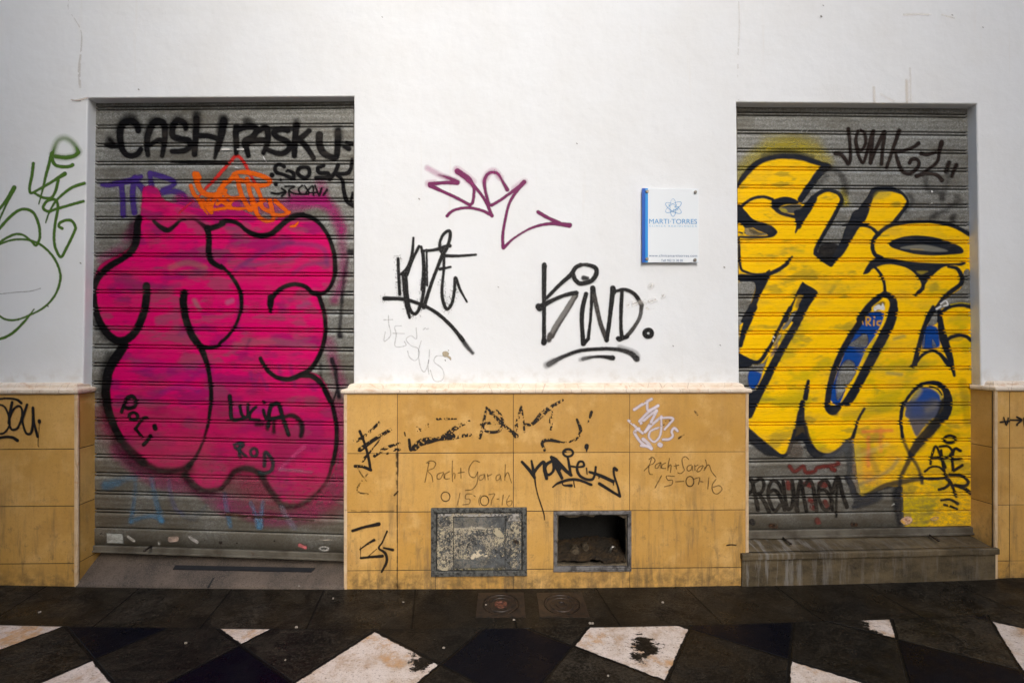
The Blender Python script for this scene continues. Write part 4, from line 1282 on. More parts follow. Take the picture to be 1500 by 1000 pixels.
# ------------------------------------------------------------------ white plaster: green tag
GREEN = lin((84, 124, 30)); GREEN_D = lin((76, 114, 28))
def g_green(p):
    def s(c, t, w, **k): p.stroke(c(t), w, k.pop('col', GREEN_D), k.pop('soft', 1.0), **k)
    for c, t in ((W1, "510,245 600,255 690,235 715,200"), (W1, "480,220 520,110 590,75 670,120 715,200")):
        p.stroke(c(t), 9, lin((120, 150, 70)), 4.5, 0.30)
    s(W1, "510,245 600,256 680,240 716,210", 5.6, soft=1.6)
    s(W1, "716,205 700,165 650,105 590,80 525,110 480,215", 4, soft=2.5, a=[0.95, 0.55, 0.35, 0.3, 0.45, 0.9], col=GREEN)
    s(W1, "478,215 480,280 510,325 570,340 640,336 666,322", 5)
    s(W1, "472,215 450,310 420,420 395,530 372,620 355,680", [4.5, 4.6, 4, 2.8, 1.6])
    s(W1, "305,310 292,420 270,530 285,580 350,550 480,475 592,405", [4.6, 4.6, 4.0, 3.6, 4, 6.4])
    s(W1, "532,465 512,550 470,622 390,620 305,575", [4.6, 4, 4, 3])
    s(W1, "772,490 660,530 570,595 500,670 450,760 418,852", [4.6, 4.2, 3.4, 3, 1.6])
    s(W1, "765,655 640,690 520,725 440,748 395,715 430,655 500,640 530,690 520,780 502,880 495,1000 510,1090 558,1165 610,1080 680,935 690,890 660,838 610,828 550,852 540,885 570,905", 4.0, soft=0.9)
    s(W1, "130,530 65,635 -10,735", [6.6, 4.6, 3.6]); s(W1, "130,540 60,680 -10,835", [5, 3.0, 2.6])
    s(W1, "-10,910 90,800 170,740 240,728 310,765 355,870 365,960 358,1010 330,1060 285,1020 220,968 150,955 70,985 -10,1035", [4.4, 4.2, 4, 3.2, 3.6])
    s(W2, "-10,115 80,80 180,65 290,80 400,135 500,245 550,370 545,470 495,590 400,690 280,755 160,800 60,800 -10,765", [2.6, 3, 3.4, 3.6, 3.0, 2.6, 3])
    s(W2, "312,705 230,810 130,910 50,960 -10,978", [1.4, 3.4, 4.0, 3.8])
    p.speckle(W1("480,230 420,420 360,680"), 7, GREEN, 0.25)
wall_piece("graffiti_tag", (-12, 195, 128, 505), g_green, GREEN, "green spray tag with a large loop")
wall_piece("pencil_line", (-4, 418, 70, 436), lambda p: p.stroke(W2("-10,567 150,550 280,540 370,515"), 0.9, lin((110, 110, 118)), 0.7, 0.6), lin((110, 110, 118)))

# ------------------------------------------------------------------ magenta tag
MAG = lin((112, 12, 82)); MAG_L = lin((180, 20, 130))
def g_mag(p):
    for t, w in (("100,100 160,135 240,175 370,225", 8), ("370,120 440,170 510,230", 12), ("620,220 660,150 715,130 770,190", 9), ("900,290 990,225", 9), ("110,245 160,240", 10)):
        p.stroke(W3(t), w, MAG_L, 3.5, 0.30)
    def s(t, w, soft=0.9, **k): p.stroke(W3(t), w, MAG, soft, **k)
    s("205,165 290,190 375,232", [3, 5, 6.5], 2.0, a=[0.5, 0.9, 1]); s("375,236 250,236 120,248", [6.4, 5, 5.4])
    s("125,262 240,315 370,375 490,440", [6.4, 4.6, 4.4, 4.6]); s("490,440 515,415 525,350 525,280 480,200 380,135", [4.4, 4.4, 4.6, 7, 8])
    s("375,130 460,200 540,280 605,360 655,450 692,540", [8, 6, 4.4, 4.2, 5]); s("692,535 600,490 480,464 370,478 310,508 280,540", [5, 4, 4, 4, 4.4])
    s("832,300 790,225 755,165 710,140 655,155 622,220 635,330 665,430 690,440", [6, 3.2, 4.2, 5, 4.4, 4.4], 1.3)
    s("690,442 760,400 860,330 940,275 985,230", [4.6, 4.2, 4.2, 5.6, 6.2]); s("985,230 905,330 845,440 812,580 790,720 793,828", [6, 4.6, 3.8, 4, 4.2, 5])
    s("797,832 890,745 1040,655 1180,615 1290,612 1402,625", [5, 2.8, 3.2, 4, 5, 7.4]); s("1115,505 1200,555 1310,605", [5.6, 5, 5.4])
    p.speckle(W3("370,120 460,190 520,280"), 9, MAG_L, 0.3); p.speckle(W3("620,220 710,130 780,200"), 8, MAG_L, 0.3)
wall_piece("graffiti_tag", (618, 238, 845, 372), g_mag, MAG_L, "magenta spray tag")

# ------------------------------------------------------------------ black spray tag
def g_koze(p):
    def s(t, w, soft=0.8, **k): p.stroke(W4(t), w, BLACK, soft, **k)
    s("165,245 171,380 178,505", 4.6); s("278,92 268,210 238,305 192,358", [3.6, 4.6, 5, 5]); s("318,155 270,255 228,362", [4.6, 4, 6])
    s("205,355 216,480 230,590 250,675", [6, 6.4, 6, 4]); s("222,365 232,520 255,620 298,645 338,560 358,420 352,250 335,158", [5, 5.6, 5, 5, 5, 5, 4])
    s("348,190 352,330 340,470", 5, a=0.9); s("374,180 377,300 379,442", 2.8); s("342,188 430,180 520,155 545,150", [4, 4, 5.6, 5.6])
    s("488,222 430,370 385,500 355,600", [5.4, 5, 5.2, 6]); s("490,205 470,140 495,70 538,40 548,80 525,160 492,212", [5.6, 4.2, 4.4, 5, 4.8, 6]); s("478,180 520,170", 6)
    s("495,222 600,224 735,215", [5, 4, 3.4]); s("502,210 500,330 489,430 490,530 520,612 558,575 578,480 586,385 620,470 670,560", [4, 4, 4, 4.6, 5, 4.6, 4.4, 5, 4, 2.6])
    s("472,320 550,305", [4.6, 3]); s("65,535 200,540 330,578 450,642 560,742 640,840", [6.2, 5.4, 5, 5.2, 5.4, 6]); s("620,815 665,880 712,935", [5.4, 6.4, 4.6], 1.8, a=[0.95, 0.8, 0.75])
    for t in ("165,245 171,380 178,505", "215,480 255,650 330,600 355,420", "478,150 540,40", "490,430 520,612 578,480", "65,535 200,540", "230,600 250,680"):
        p.speckle(W4(t), 13, BLACK, 0.52, 11)
wall_piece("graffiti_tag", (556, 330, 702, 522), g_koze, BLACK, "black spray tag with a long descending tail")

PENC = lin((150, 150, 156))
def g_pencil(p):
    def s(c, t, **k): p.stroke(c(t), 1.0, PENC, 0.75, 0.45, **k)
    s(W4, "95,660 97,720 112,800 75,845 62,840 72,780"); s(W4, "62,692 125,690"); s(W4, "190,735 142,742 152,800 145,885 220,880 212,850"); s(W4, "128,790 212,792")
    s(A4, "1048,0 1050,80 1010,58 975,85 1010,130 1060,150 1070,200 1040,240 1000,215 985,170"); s(A4, "1085,95 1065,180 1080,290 1112,320 1140,240 1145,160"); s(A4, "1140,235 1135,290 1142,340")
    s(A4, "1245,205 1195,208 1180,250 1235,295 1252,350 1230,388 1180,385 1152,310"); s(W4, "348,765 365,752"); s(W4, "375,760 390,755")
wall_piece("pencil_writing", (555, 455, 660, 562), g_pencil, PENC, "faint slanting pencil letters")
CHIP = lin((178, 165, 140))
def g_chip(p):
    p.fill(A4("1242,180 1262,172 1280,178 1288,190 1283,204 1296,210 1304,224 1300,236 1288,222 1272,212 1256,212 1244,202"), CHIP, 0.6, 1.0)
    p.stroke(A4("1284,165 1284,166"), 1.4, CHIP, 0.5); p.stroke(A4("1260,235 1262,240"), 1.2, lin((120, 120, 125)), 0.5)
wall_piece("plaster_chip", (644, 510, 664, 532), g_chip, CHIP)

# ------------------------------------------------------------------ black marker word with underline
def g_kind(p):
    K = lin((14, 13, 15)); T = lin((60, 56, 53))
    def s(t, w, soft=0.8, col=K, **k): p.stroke(W5(t), w, col, soft, **k)
    p.stroke(W5("395,325 300,480 215,610 160,710"), [7, 8.6, 8.6, 7], lin((120, 117, 113)), 1.3, [0.95, 0.8, 0.8, 0.95])
    p.stroke(W5("408,335 320,485 240,610 185,710"), [3, 2.6, 3, 4], T, 1.0, [0.9, 0.6, 0.8, 0.9])
    p.stroke(W5("160,690 150,735"), 7.5, T, 1.5, 0.85)
    s("108,58 106,250 106,500 106,755", [7.2, 6.6, 5.8, 6]); s("106,745 104,760", 8.4); s("108,50 108,70", 7.4)
    s("362,132 250,230 130,352", [7, 5.4, 5]); s("62,440 180,375 300,325 402,305", [9, 6.2, 5.4, 7]); s("55,430 66,445", 9)
    s("360,130 395,75 440,50", [6.4, 6.6, 6], col=K); s("430,52 500,48 575,75 585,130 545,190 480,215 430,218 388,180 375,140", [4.2, 5, 6.6, 7, 7, 6.6, 6.6, 6.2])
    p.stroke(W5("500,42 450,48"), 3.5, T, 1.6, 0.6); s("470,168 505,172", [7, 5], 1.5, a=0.85)
    s("490,315 462,430 452,560 465,770", [6.4, 6.8, 6, 7.2]); s("552,270 540,420 530,560 510,728", [7, 4.6, 4, 5]); s("465,772 512,722", [7, 5]) 
    p.stroke(W5("555,280 585,420 625,590 680,735"), [6.4, 6.8, 6.4, 6.6], T, 0.9, [1, 0.88, 0.9, 1]); s("680,738 705,560 738,270", [6.4, 6, 8]); s("552,262 556,290", 8); s("735,262 742,300", 8)
    s("820,292 812,450 810,600 818,715", [5.4, 5.8, 5, 6]); s("768,288 850,275 940,322 1000,420", [4.4, 5.4, 6, 6]); p.stroke(W5("1000,410 985,520 930,620 860,705"), [6, 5.4, 5.6, 6], T, 1.0, [0.95, 0.75, 0.9, 0.95])
    s("868,705 795,728", [6, 7]); s("785,722 800,730", 7)
    ring = [(1060 + 33 * math.cos(t), 675 + 31 * math.sin(t)) for t in np.linspace(0, 2 * math.pi, 13)[:-1]]
    p.stroke(np.array(ring) / 6.25 + np.array((780, 380)), 6.6, K, 0.8, closed=True)
    s("150,958 270,893 430,835 600,818 760,820 890,852 955,908", [8, 5.6, 5.4, 5.2, 5.4, 6, 9], 1.2, a=[0.55, 0.9, 1, 1, 0.95, 0.9, 0.85])
    p.stroke(W5("130,965 200,930"), 10, T, 3, 0.35); p.stroke(W5("800,805 930,850 960,880"), 8, T, 3, 0.35)
    s("462,910 560,890 640,888 735,900", [5.6, 4, 4.4, 7.4], 1.1, a=[0.5, 0.9, 1, 1])
    p.stroke(W5("440,915 520,893"), 6, T, 2.5, 0.3)
wall_piece("graffiti_word", (776, 380, 966, 544), g_kind, BLACK, "black marker word underlined by two arcs")
STN = lin((218, 212, 204))
def g_smear(p):
    p.stroke(W5("880,420 960,395 1090,380 1200,330"), 5, STN, 4, 0.45, dry=0.45, grain=7); p.stroke(W5("1050,450 1130,430"), 3, lin((215, 195, 160)), 2, 0.5, dry=0.4, grain=5)
    p.stroke(W5("1080,250 1090,240"), 6, STN, 4, 0.4)
wall_piece("smear", (915, 410, 985, 465), g_smear, STN)
# hairline crack and filler mark beside the left opening
CRK = lin((198, 180, 160))
def g_crack(p):
    p.stroke(PX("100,-4 101,14 118,44 119,70 116,100 117,128"), [1.4, 1, 1.2, 2.2, 4, 3], CRK, 1.1, 0.32, dry=0.38, grain=6)
    p.stroke(PX("104,146 112,147 127,144"), [1, 2, 2], lin((215, 200, 185)), 0.8, 0.8); p.stroke(PX("106,147.5 118,148"), 0.9, lin((140, 128, 115)), 0.6, 0.8)
wall_piece("crack", (94, -4, 130, 152), g_crack, CRK)

# ------------------------------------------------------------------ marks on the ochre tiles
INK = lin((30, 25, 22))
def g_scrawl(p):
    def s(t, w, dry=0.42, **k): p.stroke(P1(t), w, INK, 0.7, dry=dry, seed=int(abs(hash(t[:3])) % 1) + 7, **k)
    s("95,432 200,372 320,258", [5.4, 4, 4], 0.46); s("150,492 265,410 398,330", [6.6, 5.4, 5], 0.40); s("150,340 190,440 222,560 238,655", [4, 3.6, 4, 3.6], 0.36)
    s("240,655 170,628 112,625", 4.4, 0.40); s("270,542 360,478 475,438", [4.6, 5.4, 2.4], 0.42); s("372,525 430,492 472,492", [2.4, 4, 4], 0.44)
    s("320,400 250,490 172,580", [2, 2, 5], 0.42); s("212,690 150,770 128,830 215,850 238,830", 2.6, 0.52, a=0.6)
    s("130,640 190,730 215,760", 2, 0.55, a=0.6)
tile_piece("graffiti_tag", (508, 605, 592, 730), g_scrawl, INK, "worn black marker scrawl of crossing strokes")
def g_blob(p):
    s = lambda t, w, dry, **k: p.stroke(P1(t), w, INK, 0.7, dry=dry, seed=21, **k)
    s("552,408 562,490 580,490", [3.6, 4.4, 3], 0.40); s("595,476 655,430 800,402 900,382", [9, 11, 5.6, 10], 0.37); s("900,390 1000,376 1062,370", [8, 5, 4.6], 0.46)
    s("830,385 930,315 1042,258", [6, 6.6, 3], 0.42); s("780,242 860,240 935,240", [3.4, 3, 2], 0.50); s("600,310 640,335", 7, 0.58); s("670,250 710,295", 6, 0.60); s("515,350 520,378", 1.6, 0.3)
tile_piece("graffiti_tag", (586, 604, 694, 662), g_blob, INK, "thick worn black smear rising to the right")
def g_arm(p):
    s = lambda t, w, dry, **k: p.stroke(P2(t), w, INK, 0.7, dry=dry, seed=33, **k)
    s("72,395 95,310 125,145", [4, 4.4, 2.6], 0.46); s("130,150 200,225 260,285 370,378", [3, 5, 4.6, 6], 0.40); s("160,195 210,178 250,230 255,290 225,340 150,348 95,322", 4.2, 0.47)
    s("55,290 130,275 225,280", 4, 0.54); s("362,378 372,280 408,140", [7, 4.6, 3], 0.46); s("412,150 428,270 434,345", [2.4, 2.6, 3], 0.52); s("445,285 500,280 590,190 660,140 745,88", [3.4, 6, 8.6, 5.4, 3.4], 0.44)
    s("640,235 650,325 662,180", 3.4, 0.52); s("598,495 580,432 640,412 750,434", [4, 5, 5, 2.6], 0.40); s("750,434 845,412 892,340 862,245", [2, 3.6, 5, 3.4], 0.42); s("980,185 950,292", [4.4, 3], 0.53)
tile_piece("graffiti_tag", (694, 584, 880, 664), g_arm, INK, "large worn black letters broken by flaking")
KB = lin((22, 21, 24))
def g_money(p):
    s = lambda t, w, soft=0.7, **k: p.stroke(P2(t), w, KB, soft, **k)
    s("415,590 470,650 518,718", [4, 5, 4.4]); s("492,582 505,650 516,715", [3, 4.4, 4]); s("505,690 545,630 590,592 600,650 615,725", [4, 4.4, 5, 6, 4.6])
    s("655,585 615,610 600,660 630,695 670,660 670,590", [4.4, 4.4, 4, 4, 4, 3.6]); s("655,552 700,640 740,722", [5, 6, 4.4]); s("725,650 700,580 672,555", 4); s("690,570 760,650 815,698", [5, 6, 4.4]); s("812,695 800,620 788,560", [4, 4, 3.4])
    s("812,625 870,632 918,622 910,590 878,592 862,640 880,695 930,728 985,732 1008,690 1015,632", [3, 3, 3.6, 3.4, 4, 4.4, 4, 4, 3.6, 3.4]); s("940,640 945,690", 1.6)
    s("965,672 1050,700 1155,748", [3.6, 5, 5]); s("1160,750 1160,778", 1.5); s("1045,700 1040,725", 1.4)
    ring = [(790 + 40 * math.cos(t), 516 + 30 * math.sin(t)) for t in np.linspace(0, 2 * math.pi, 13)[:-1]]
    p.stroke(np.array(ring) / 5.556 + np.array((690, 570)), 3.4, KB, 0.7, closed=True); s("760,512 772,510", 2)
    s("665,795 710,762 800,735 880,738 980,776", [2, 4, 4.4, 4, 3.6]); s("742,760 755,780 815,782", [1.6, 3, 4.6]); s("835,745 843,795", 1.6)
    s("1185,655 1165,642 1165,700 1195,790 1212,868", [4.6, 3, 3, 3, 3.6]); s("1212,870 1130,820 1045,766", [3.4, 4.4, 4.6]); s("942,460 940,470", 6.4); s("942,470 941,505", [5, 1.6])
    s("518,715 530,800 550,880 590,1000 598,1060", [2.6, 1.6, 1.6, 1.8, 1.4])
tile_piece("graffiti_tag", (760, 648, 914, 766), g_money, KB, "fresh black marker tag with a ring above and a drip")
PEN = lin((66, 48, 30))
def g_pen1(p):
    s = lambda t, w=1.1, **k: p.stroke(P1(t), w, PEN, 0.6, 0.66, **k)
    s("712,600 700,660 680,755"); s("690,600 730,580 768,600 750,640 705,662 735,700 745,752"); s("830,672 785,690 780,725 808,725 832,680 836,722"); s("880,668 845,690 845,728 880,725"); s("905,582 902,660 905,750"); s("903,710 915,680 925,690 922,725")
    s("972,640 974,722"); s("950,680 1002,672"); s("1125,592 1080,582 1040,640 1045,700 1085,715 1110,672"); s("1110,672 1108,750 1070,810 1010,822"); s("1160,690 1125,705 1125,738 1155,725 1165,690 1170,735"); s("1190,690 1195,735"); s("1192,705 1225,690")
    s("1290,690 1262,705 1262,740 1290,725 1295,700 1300,740"); s("1335,610 1330,740"); s("1330,710 1355,675 1372,720 1385,760"); s("705,602 718,598")
    e = [(848 + 36 * math.cos(t), 872 + 38 * math.sin(t)) for t in np.linspace(0, 6.28, 12)]
    p.stroke(np.array(e) / 5.556 + np.array((500, 570)), 1.2, PEN, 0.6, 0.95)
    s("966,842 945,940"); s("1062,850 1018,852 1010,888 1045,892 1040,930 990,938"); s("1078,862 1090,872"); s("1135,862 1118,900 1125,940")
    e = [(1165 + 34 * math.cos(t), 905 + 40 * math.sin(t)) for t in np.linspace(0, 6.28, 12)]
    p.stroke(np.array(e) / 5.556 + np.array((500, 570)), 1.2, PEN, 0.6, 0.95)
    s("1200,856 1248,850 1225,900 1218,942"); s("1268,892 1284,890"); s("1318,858 1308,940"); s("1368,862 1345,910 1355,945 1382,940 1388,905 1350,915")
tile_piece("pen_writing", (618, 668, 754, 744), g_pen1, PEN, "thin pen writing with a crossed out date")
def g_pen2(p):
    s = lambda t, w=1.1, **k: p.stroke(P3(t), w, PEN, 0.6, 0.74, **k)
    s("340,630 320,690 272,745"); s("318,640 345,620 372,645 355,680 318,700 320,770 350,778"); s("420,668 380,690 375,720 400,715 425,670 425,720"); s("470,672 438,690 435,720 470,722"); s("505,632 492,700 490,742"); s("492,715 510,690 520,700 512,762")
    s("562,680 568,728"); s("548,702 590,692"); s("680,640 650,615 620,640 628,700 640,740 610,768 580,762"); s("705,690 670,705 668,742 700,738 712,700 718,742"); s("735,690 738,740"); s("738,705 765,692"); s("810,695 775,712 755,750 785,745 815,700"); s("835,645 845,700 820,742"); s("825,720 865,690 890,750 930,802")
    s("432,788 372,900"); s("550,795 478,792 490,830 530,830 525,870 460,890"); s("560,845 635,840")
    e = [(692 + 36 * math.cos(t), 842 + 46 * math.sin(t)) for t in np.linspace(0.3, 6.5, 12)]
    p.stroke(np.array(e) / 6.25 + np.array((900, 570)), 1.3, PEN, 0.6, 0.95)
    s("725,820 780,808 770,868"); s("790,842 812,846"); s("865,808 855,910"); s("930,822 895,880 905,940 945,955 985,915 960,880 905,895")
tile_piece("pen_writing", (940, 664, 1062, 726), g_pen2, PEN, "thin pen writing above a date with long dashes")
WHT = lin((214, 205, 214))
def g_mns(p):
    s = lambda t, w=3.8, **k: p.stroke(P3(t), w, WHT, 0.9, 0.82, dry=0.28, grain=6, **k)
    s("182,185 260,135 340,88", 4.2); s("300,122 305,190 350,175 400,148"); s("400,150 310,210 228,292", 4); s("242,312 310,250 385,192", 4); s("388,195 340,290 282,388", 4); s("282,388 360,310 430,250", 4)
    s("430,262 500,258 540,272 500,320 460,365", 3.4); s("428,270 430,350 415,430 365,480 318,440 325,390 360,365 405,352", 3.2); s("578,380 548,355 525,385 535,425 500,455 445,460", 3.8); s("415,505 422,510", 7)
    s("130,285 190,340 258,402", 3.6); s("225,358 185,390 210,440 250,490 335,542", 4); s("262,455 305,490 340,540", 5); s("245,515 300,520", 4)
    p.stroke(P3("470,290 510,285"), 1.6, INK, 0.6, 0.8, dry=0.4); p.stroke(P3("590,445 638,415"), [3, 1], INK, 0.6, 0.8, dry=0.4); p.stroke(P3("430,335 455,322"), 1.6, INK, 0.6, 0.8, dry=0.4); p.stroke(P3("735,200 765,240"), 3, INK, 0.6, 0.6, dry=0.58)
tile_piece("graffiti_tag", (918, 580, 1026, 662), g_mns, WHT, "white marker tag with an arrow and dots")
def g_abu(p):
    s = lambda t, w=3.0, **k: p.stroke(A1(t), w, KB, 0.7, **k)
    s("-20,522 50,515 120,525 155,550", [2.6, 2.6, 3, 4]); s("-20,560 30,575 62,640 70,710 30,768 -20,775", 2.8); s("88,545 68,640 62,700", [4, 3.6, 3]); s("62,690 90,610 130,572 158,590 160,650 130,730 90,745 70,720", 3.2)
    s("198,562 172,640 165,690 190,768 225,770 240,700 240,585 248,690 275,796", [3.6, 3.4, 3, 4, 3.6, 4, 3.6, 4]); s("287,680 288,688", 5); s("288,690 284,770 278,850 284,870", 0.9, a=0.85); s("-20,808 40,798 90,802 128,824", [3.6, 3.6, 4, 4.6])
tile_piece("graffiti_tag", (-6, 578, 64, 658), g_abu, KB, "black marker tag with an overline and a dripping dot")
def g_arrow(p):
    s = lambda t, w=2.4, **k: p.stroke(A2(t), w, KB, 0.7, **k)
    s("1328,690 1360,686 1392,684"); s("1352,655 1362,690 1372,712", 2); s("1385,660 1380,700", 2); s("1402,675 1482,676"); s("1448,652 1484,674 1455,700 1450,712", 2.6); s("1498,660 1505,720", 2)
tile_piece("graffiti_tag", (1462, 606, 1504, 628), g_arrow, KB, "small black marker arrow")
def g_face(p):
    s = lambda t, w=3.0, **k: p.stroke(A3(t), w, INK, 0.7, dry=0.22, grain=3, **k)
    s("582,185 660,160 775,135", [4, 4, 5.6]); s("740,252 690,282 635,322", [4, 2.6, 1.2]); s("642,384 720,376 800,370", [3, 3.4, 4.6]); s("758,318 700,370", 1); s("835,188 800,268 775,312 822,350 832,410 795,486", [2.6, 2, 3, 4, 4, 2.6]); s("812,310 876,324", [2.4, 4.4]); s("640,300 640,380", 0.8)
tile_piece("graffiti_tag", (512, 762, 580, 842), g_face, INK, "black marker strokes at the lower left of the tiles")
tile_piece("scratch", (1062, 792, 1080, 802), lambda p: p.stroke(Z6("572,292 605,286 640,290"), 1.6, INK, 0.5), INK)
GRM = lin((70, 55, 42))
def g_drip(p):
    p.stroke(P1("455,520 455,640 452,760 456,990"), [4, 3.4, 1.4, 1.4], GRM, 1.4, [0.8, 0.75, 0.35, 0.3], dry=0.40, grain=7); p.stroke(P1("430,862 460,830"), 2, INK, 0.7, 0.8)
    p.stroke(A3("905,0 910,200 908,600"), 1.6, GRM, 1.2, 0.45, dry=0.42, grain=6); p.stroke(A3("905,585 910,600"), 8, GRM, 3, 0.5, dry=0.4)
    p.stroke(A3("530,35 700,42 900,40"), 1.6, GRM, 1.2, 0.45, dry=0.46, grain=7)
tile_piece("grime_streak", (505, 660, 590, 866), g_drip, GRM, "dark grime running along the tile joints")

# ------------------------------------------------------------------ left shutter
PUR = lin((70, 44, 128)); ORA = lin((226, 98, 8)); RED = lin((196, 44, 40)); LBL = lin((84, 140, 178))
def mottled(lo, hi, s, seed): return lambda X, Y: lo + (hi - lo) * fnoise(X, Y, s, seed, 3)

def g_violet(p):
    s = lambda c, t, w, **k: p.stroke(c(t), w, PUR, 1.3, 0.80, **k)
    s(L1, "120,752 180,758 300,735 400,712 480,680", [6, 8.6, 9, 9, 7]); s(L1, "300,745 312,880 316,1000 316,1035", 8.6)
    s(L1, "425,690 405,800 405,900 420,1010", 9); s(L1, "430,720 480,770 540,860 600,980", [8, 9, 10, 9]); s(L1, "560,650 575,760 600,880 640,990", [7, 9, 9, 8])
    s(L1, "565,650 670,680 760,712 785,745 745,775 680,800", [8, 8.6, 7.6, 7, 7]); s(L1, "660,830 760,815 850,835 880,880 860,925 780,965 650,1000", 8.4)
shutter_piece("graffiti_letters", SH_L, shut_l, (146, 248, 278, 326), g_violet, PUR, "purple spray letters above the pink piece")

PINK = lin((208, 0, 100)); PINK2 = lin((150, 22, 84)); PINK3 = lin((176, 24, 84))
def g_pink(p):
    over = lin((165, 20, 110))
    # overspray
    for t, w, a in (("470,270 478,300", 14, 0.4), ("345,300 420,302 470,290", 20, 0.55), ("430,290 480,300 500,335", 16, 0.6), ("500,340 503,400 490,440", 10, 0.5), ("482,500 492,540 500,560", 14, 0.35), ("265,296 300,306 340,302", 22, 0.7), ("160,580 158,630", 10, 0.25), ("175,660 230,700 300,712", 26, 0.32), ("185,350 205,325", 14, 0.3), ("150,380 175,365", 12, 0.35), ("495,600 503,680 470,740 400,760 330,735", 22, 0.35), ("300,720 330,745", 22, 0.3)):
        p.stroke(PX(t), w, over, 7, a)
    body = "212,274 230,276 240,292 262,300 290,306 318,310 345,306 372,316 400,322 425,314 446,318 466,328 484,352 491,384 489,412 478,428 470,434 478,462 477,490 468,522 452,542 470,552 484,580 492,618 493,660 487,692 470,718 446,738 415,738 396,716 380,700 356,690 336,704 322,716 300,716 284,702 272,694 250,690 218,682 188,656 166,620 158,580 164,535 186,512 166,498 146,472 137,432 141,402 150,386 186,366 200,345 206,318 208,292"
    def top(X, Y):
        n = fnoise(X, Y * 1.6, 34, 5, 4)
        return 0.98 - 0.24 * sstep(0.52, 0.78, n)
    p.fill(PX(body), PINK, 2.4, 1.0, mod=top)
    # thinner, older coats showing through; then duller, darker red towards the bottom
    p.fill(PX(body), lin((96, 22, 92)), 3, 0.52, mod=lambda X, Y: sstep(0.52, 0.68, fnoise(X, Y * 2.2, 46, 31, 4)))
    p.fill(PX(body), lin((118, 72, 92)), 3, 0.5, mod=lambda X, Y: sstep(0.57, 0.70, fnoise(X, Y * 2.5, 40, 77, 4)))
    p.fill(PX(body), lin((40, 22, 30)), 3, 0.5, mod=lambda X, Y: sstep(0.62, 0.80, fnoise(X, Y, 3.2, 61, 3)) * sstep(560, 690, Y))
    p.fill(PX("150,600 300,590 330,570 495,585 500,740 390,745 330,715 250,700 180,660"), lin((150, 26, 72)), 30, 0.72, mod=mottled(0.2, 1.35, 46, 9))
    p.fill(PX("200,640 300,640 300,690 230,690"), lin((170, 52, 82)), 14, 0.45)
    for t, w, c, a in (("345,395 380,372 415,360", 7, (100, 40, 100), 0.6), ("360,388 420,380 440,372", 6, (120, 60, 110), 0.5), ("415,356 470,362 480,388", 7, (105, 45, 105), 0.55), ("430,400 450,388 478,385", 6, (100, 50, 100), 0.5), ("345,505 400,500 460,508", 9, (130, 90, 100), 0.45), ("250,392 275,385 300,392", 8, (140, 100, 90), 0.5), ("240,420 262,418", 7, (90, 40, 90), 0.4), ("232,470 255,460 258,480", 10, (140, 70, 100), 0.4), ("205,535 260,545 300,540", 26, (130, 20, 110), 0.3), ("238,575 262,565 290,572", 8, (100, 30, 120), 0.35), ("367,545 372,565 380,548 392,570", 5, (110, 30, 100), 0.5), ("408,535 414,560", 5, (100, 30, 100), 0.5), ("425,535 432,565", 5, (100, 30, 100), 0.5), ("438,450 452,445", 9, (120, 70, 110), 0.5), ("350,440 348,480", 6, (110, 30, 100), 0.4), ("345,600 420,600", 12, (150, 30, 120), 0.3), ("360,510 366,498", 4, (80, 30, 80), 0.6), ("285,440 292,452", 6, (120, 110, 110), 0.6), ("334,443 340,440", 7, (150, 100, 130), 0.6)):
        p.stroke(PX(t), w, lin(c), 3, a)
    BLK = lin((14, 13, 15))
    s = lambda t, w, soft=1.3, **k: p.stroke(PX(t) if isinstance(t, str) else t, w, k.pop('col', BLK), soft, **k)
    j = lambda *a: np.vstack(a)
    # overspray beside the heavy outline
    for pts, w in ((j(L3("400,230 385,330 400,430"), L3("300,520 180,600 90,690 50,790")), 9), (j(L5("60,250 130,370 240,450"),), 8), (j(L5("200,560 150,650 130,780 125,900"), L7("105,100 140,220 200,340")), 10), (L7("200,380 300,520 440,590 640,610 740,590"), 14), (L7("700,640 790,740 900,760"), 10), (L8("60,670 130,600 220,580 330,610"), 9)):
        p.stroke(pts, w, BLK, 6, 0.55)
    s(j(L3("462,185 448,250 442,340 430,420 385,495 310,555 200,622 115,695 65,780 45,880"), L5("50,5 62,130 100,250 165,355 240,418 300,430 365,410 430,345 490,220 522,100 532,0"), L3("532,880 530,805")), [10, 12, 11, 9.5, 10, 10, 8.5, 8.5, 10, 11, 11.5, 12, 12, 12, 12, 11.5])
    s(j(L5("325,470 270,560 215,640 180,730 165,830 158,930"), L7("128,20 140,130 175,240 235,365")), [14, 15, 14, 13.5, 13, 13, 12, 11, 11]); s(L7("230,360 310,455 400,535"), [10, 13, 13], 3.0, a=0.92)
    s(L7("395,530 500,585 600,598 690,580 750,545"), [10, 8, 8, 8], 3.2, a=0.85); s(L7("735,560 790,485 835,390 872,270"), [8, 4.6, 4, 5], 1.8, a=0.93)
    s(j(L7("872,275 892,130 898,0"), L5("1125,960 1118,850 1098,700 1060,570 1015,480 940,370 885,210 865,60"), L3("870,935 872,870")), [4.6, 6, 6, 6.4, 7, 8.6, 11, 11, 11.5, 11.5])
    s(L3("590,208 650,260 720,296 780,262 840,205 880,198"), [4.4, 7, 9, 7, 5.4, 3], 1.4); s(L3("880,200 960,195 1030,235 1090,290"), [3, 4, 6, 9], 1.8, a=[0.5, 0.7, 0.9, 1])
    s(j(L3("1092,275 1102,400 1100,510 1130,585 1220,640"), L4("30,625 105,700 165,785 203,870 213,960"), L6("213,75 208,140 170,265 95,380 20,450"), L5("1180,480 1090,497 1020,470")), [9.5, 9, 9.5, 8, 5, 6, 7, 6.4, 5, 5, 5.6, 5.6, 6.4])
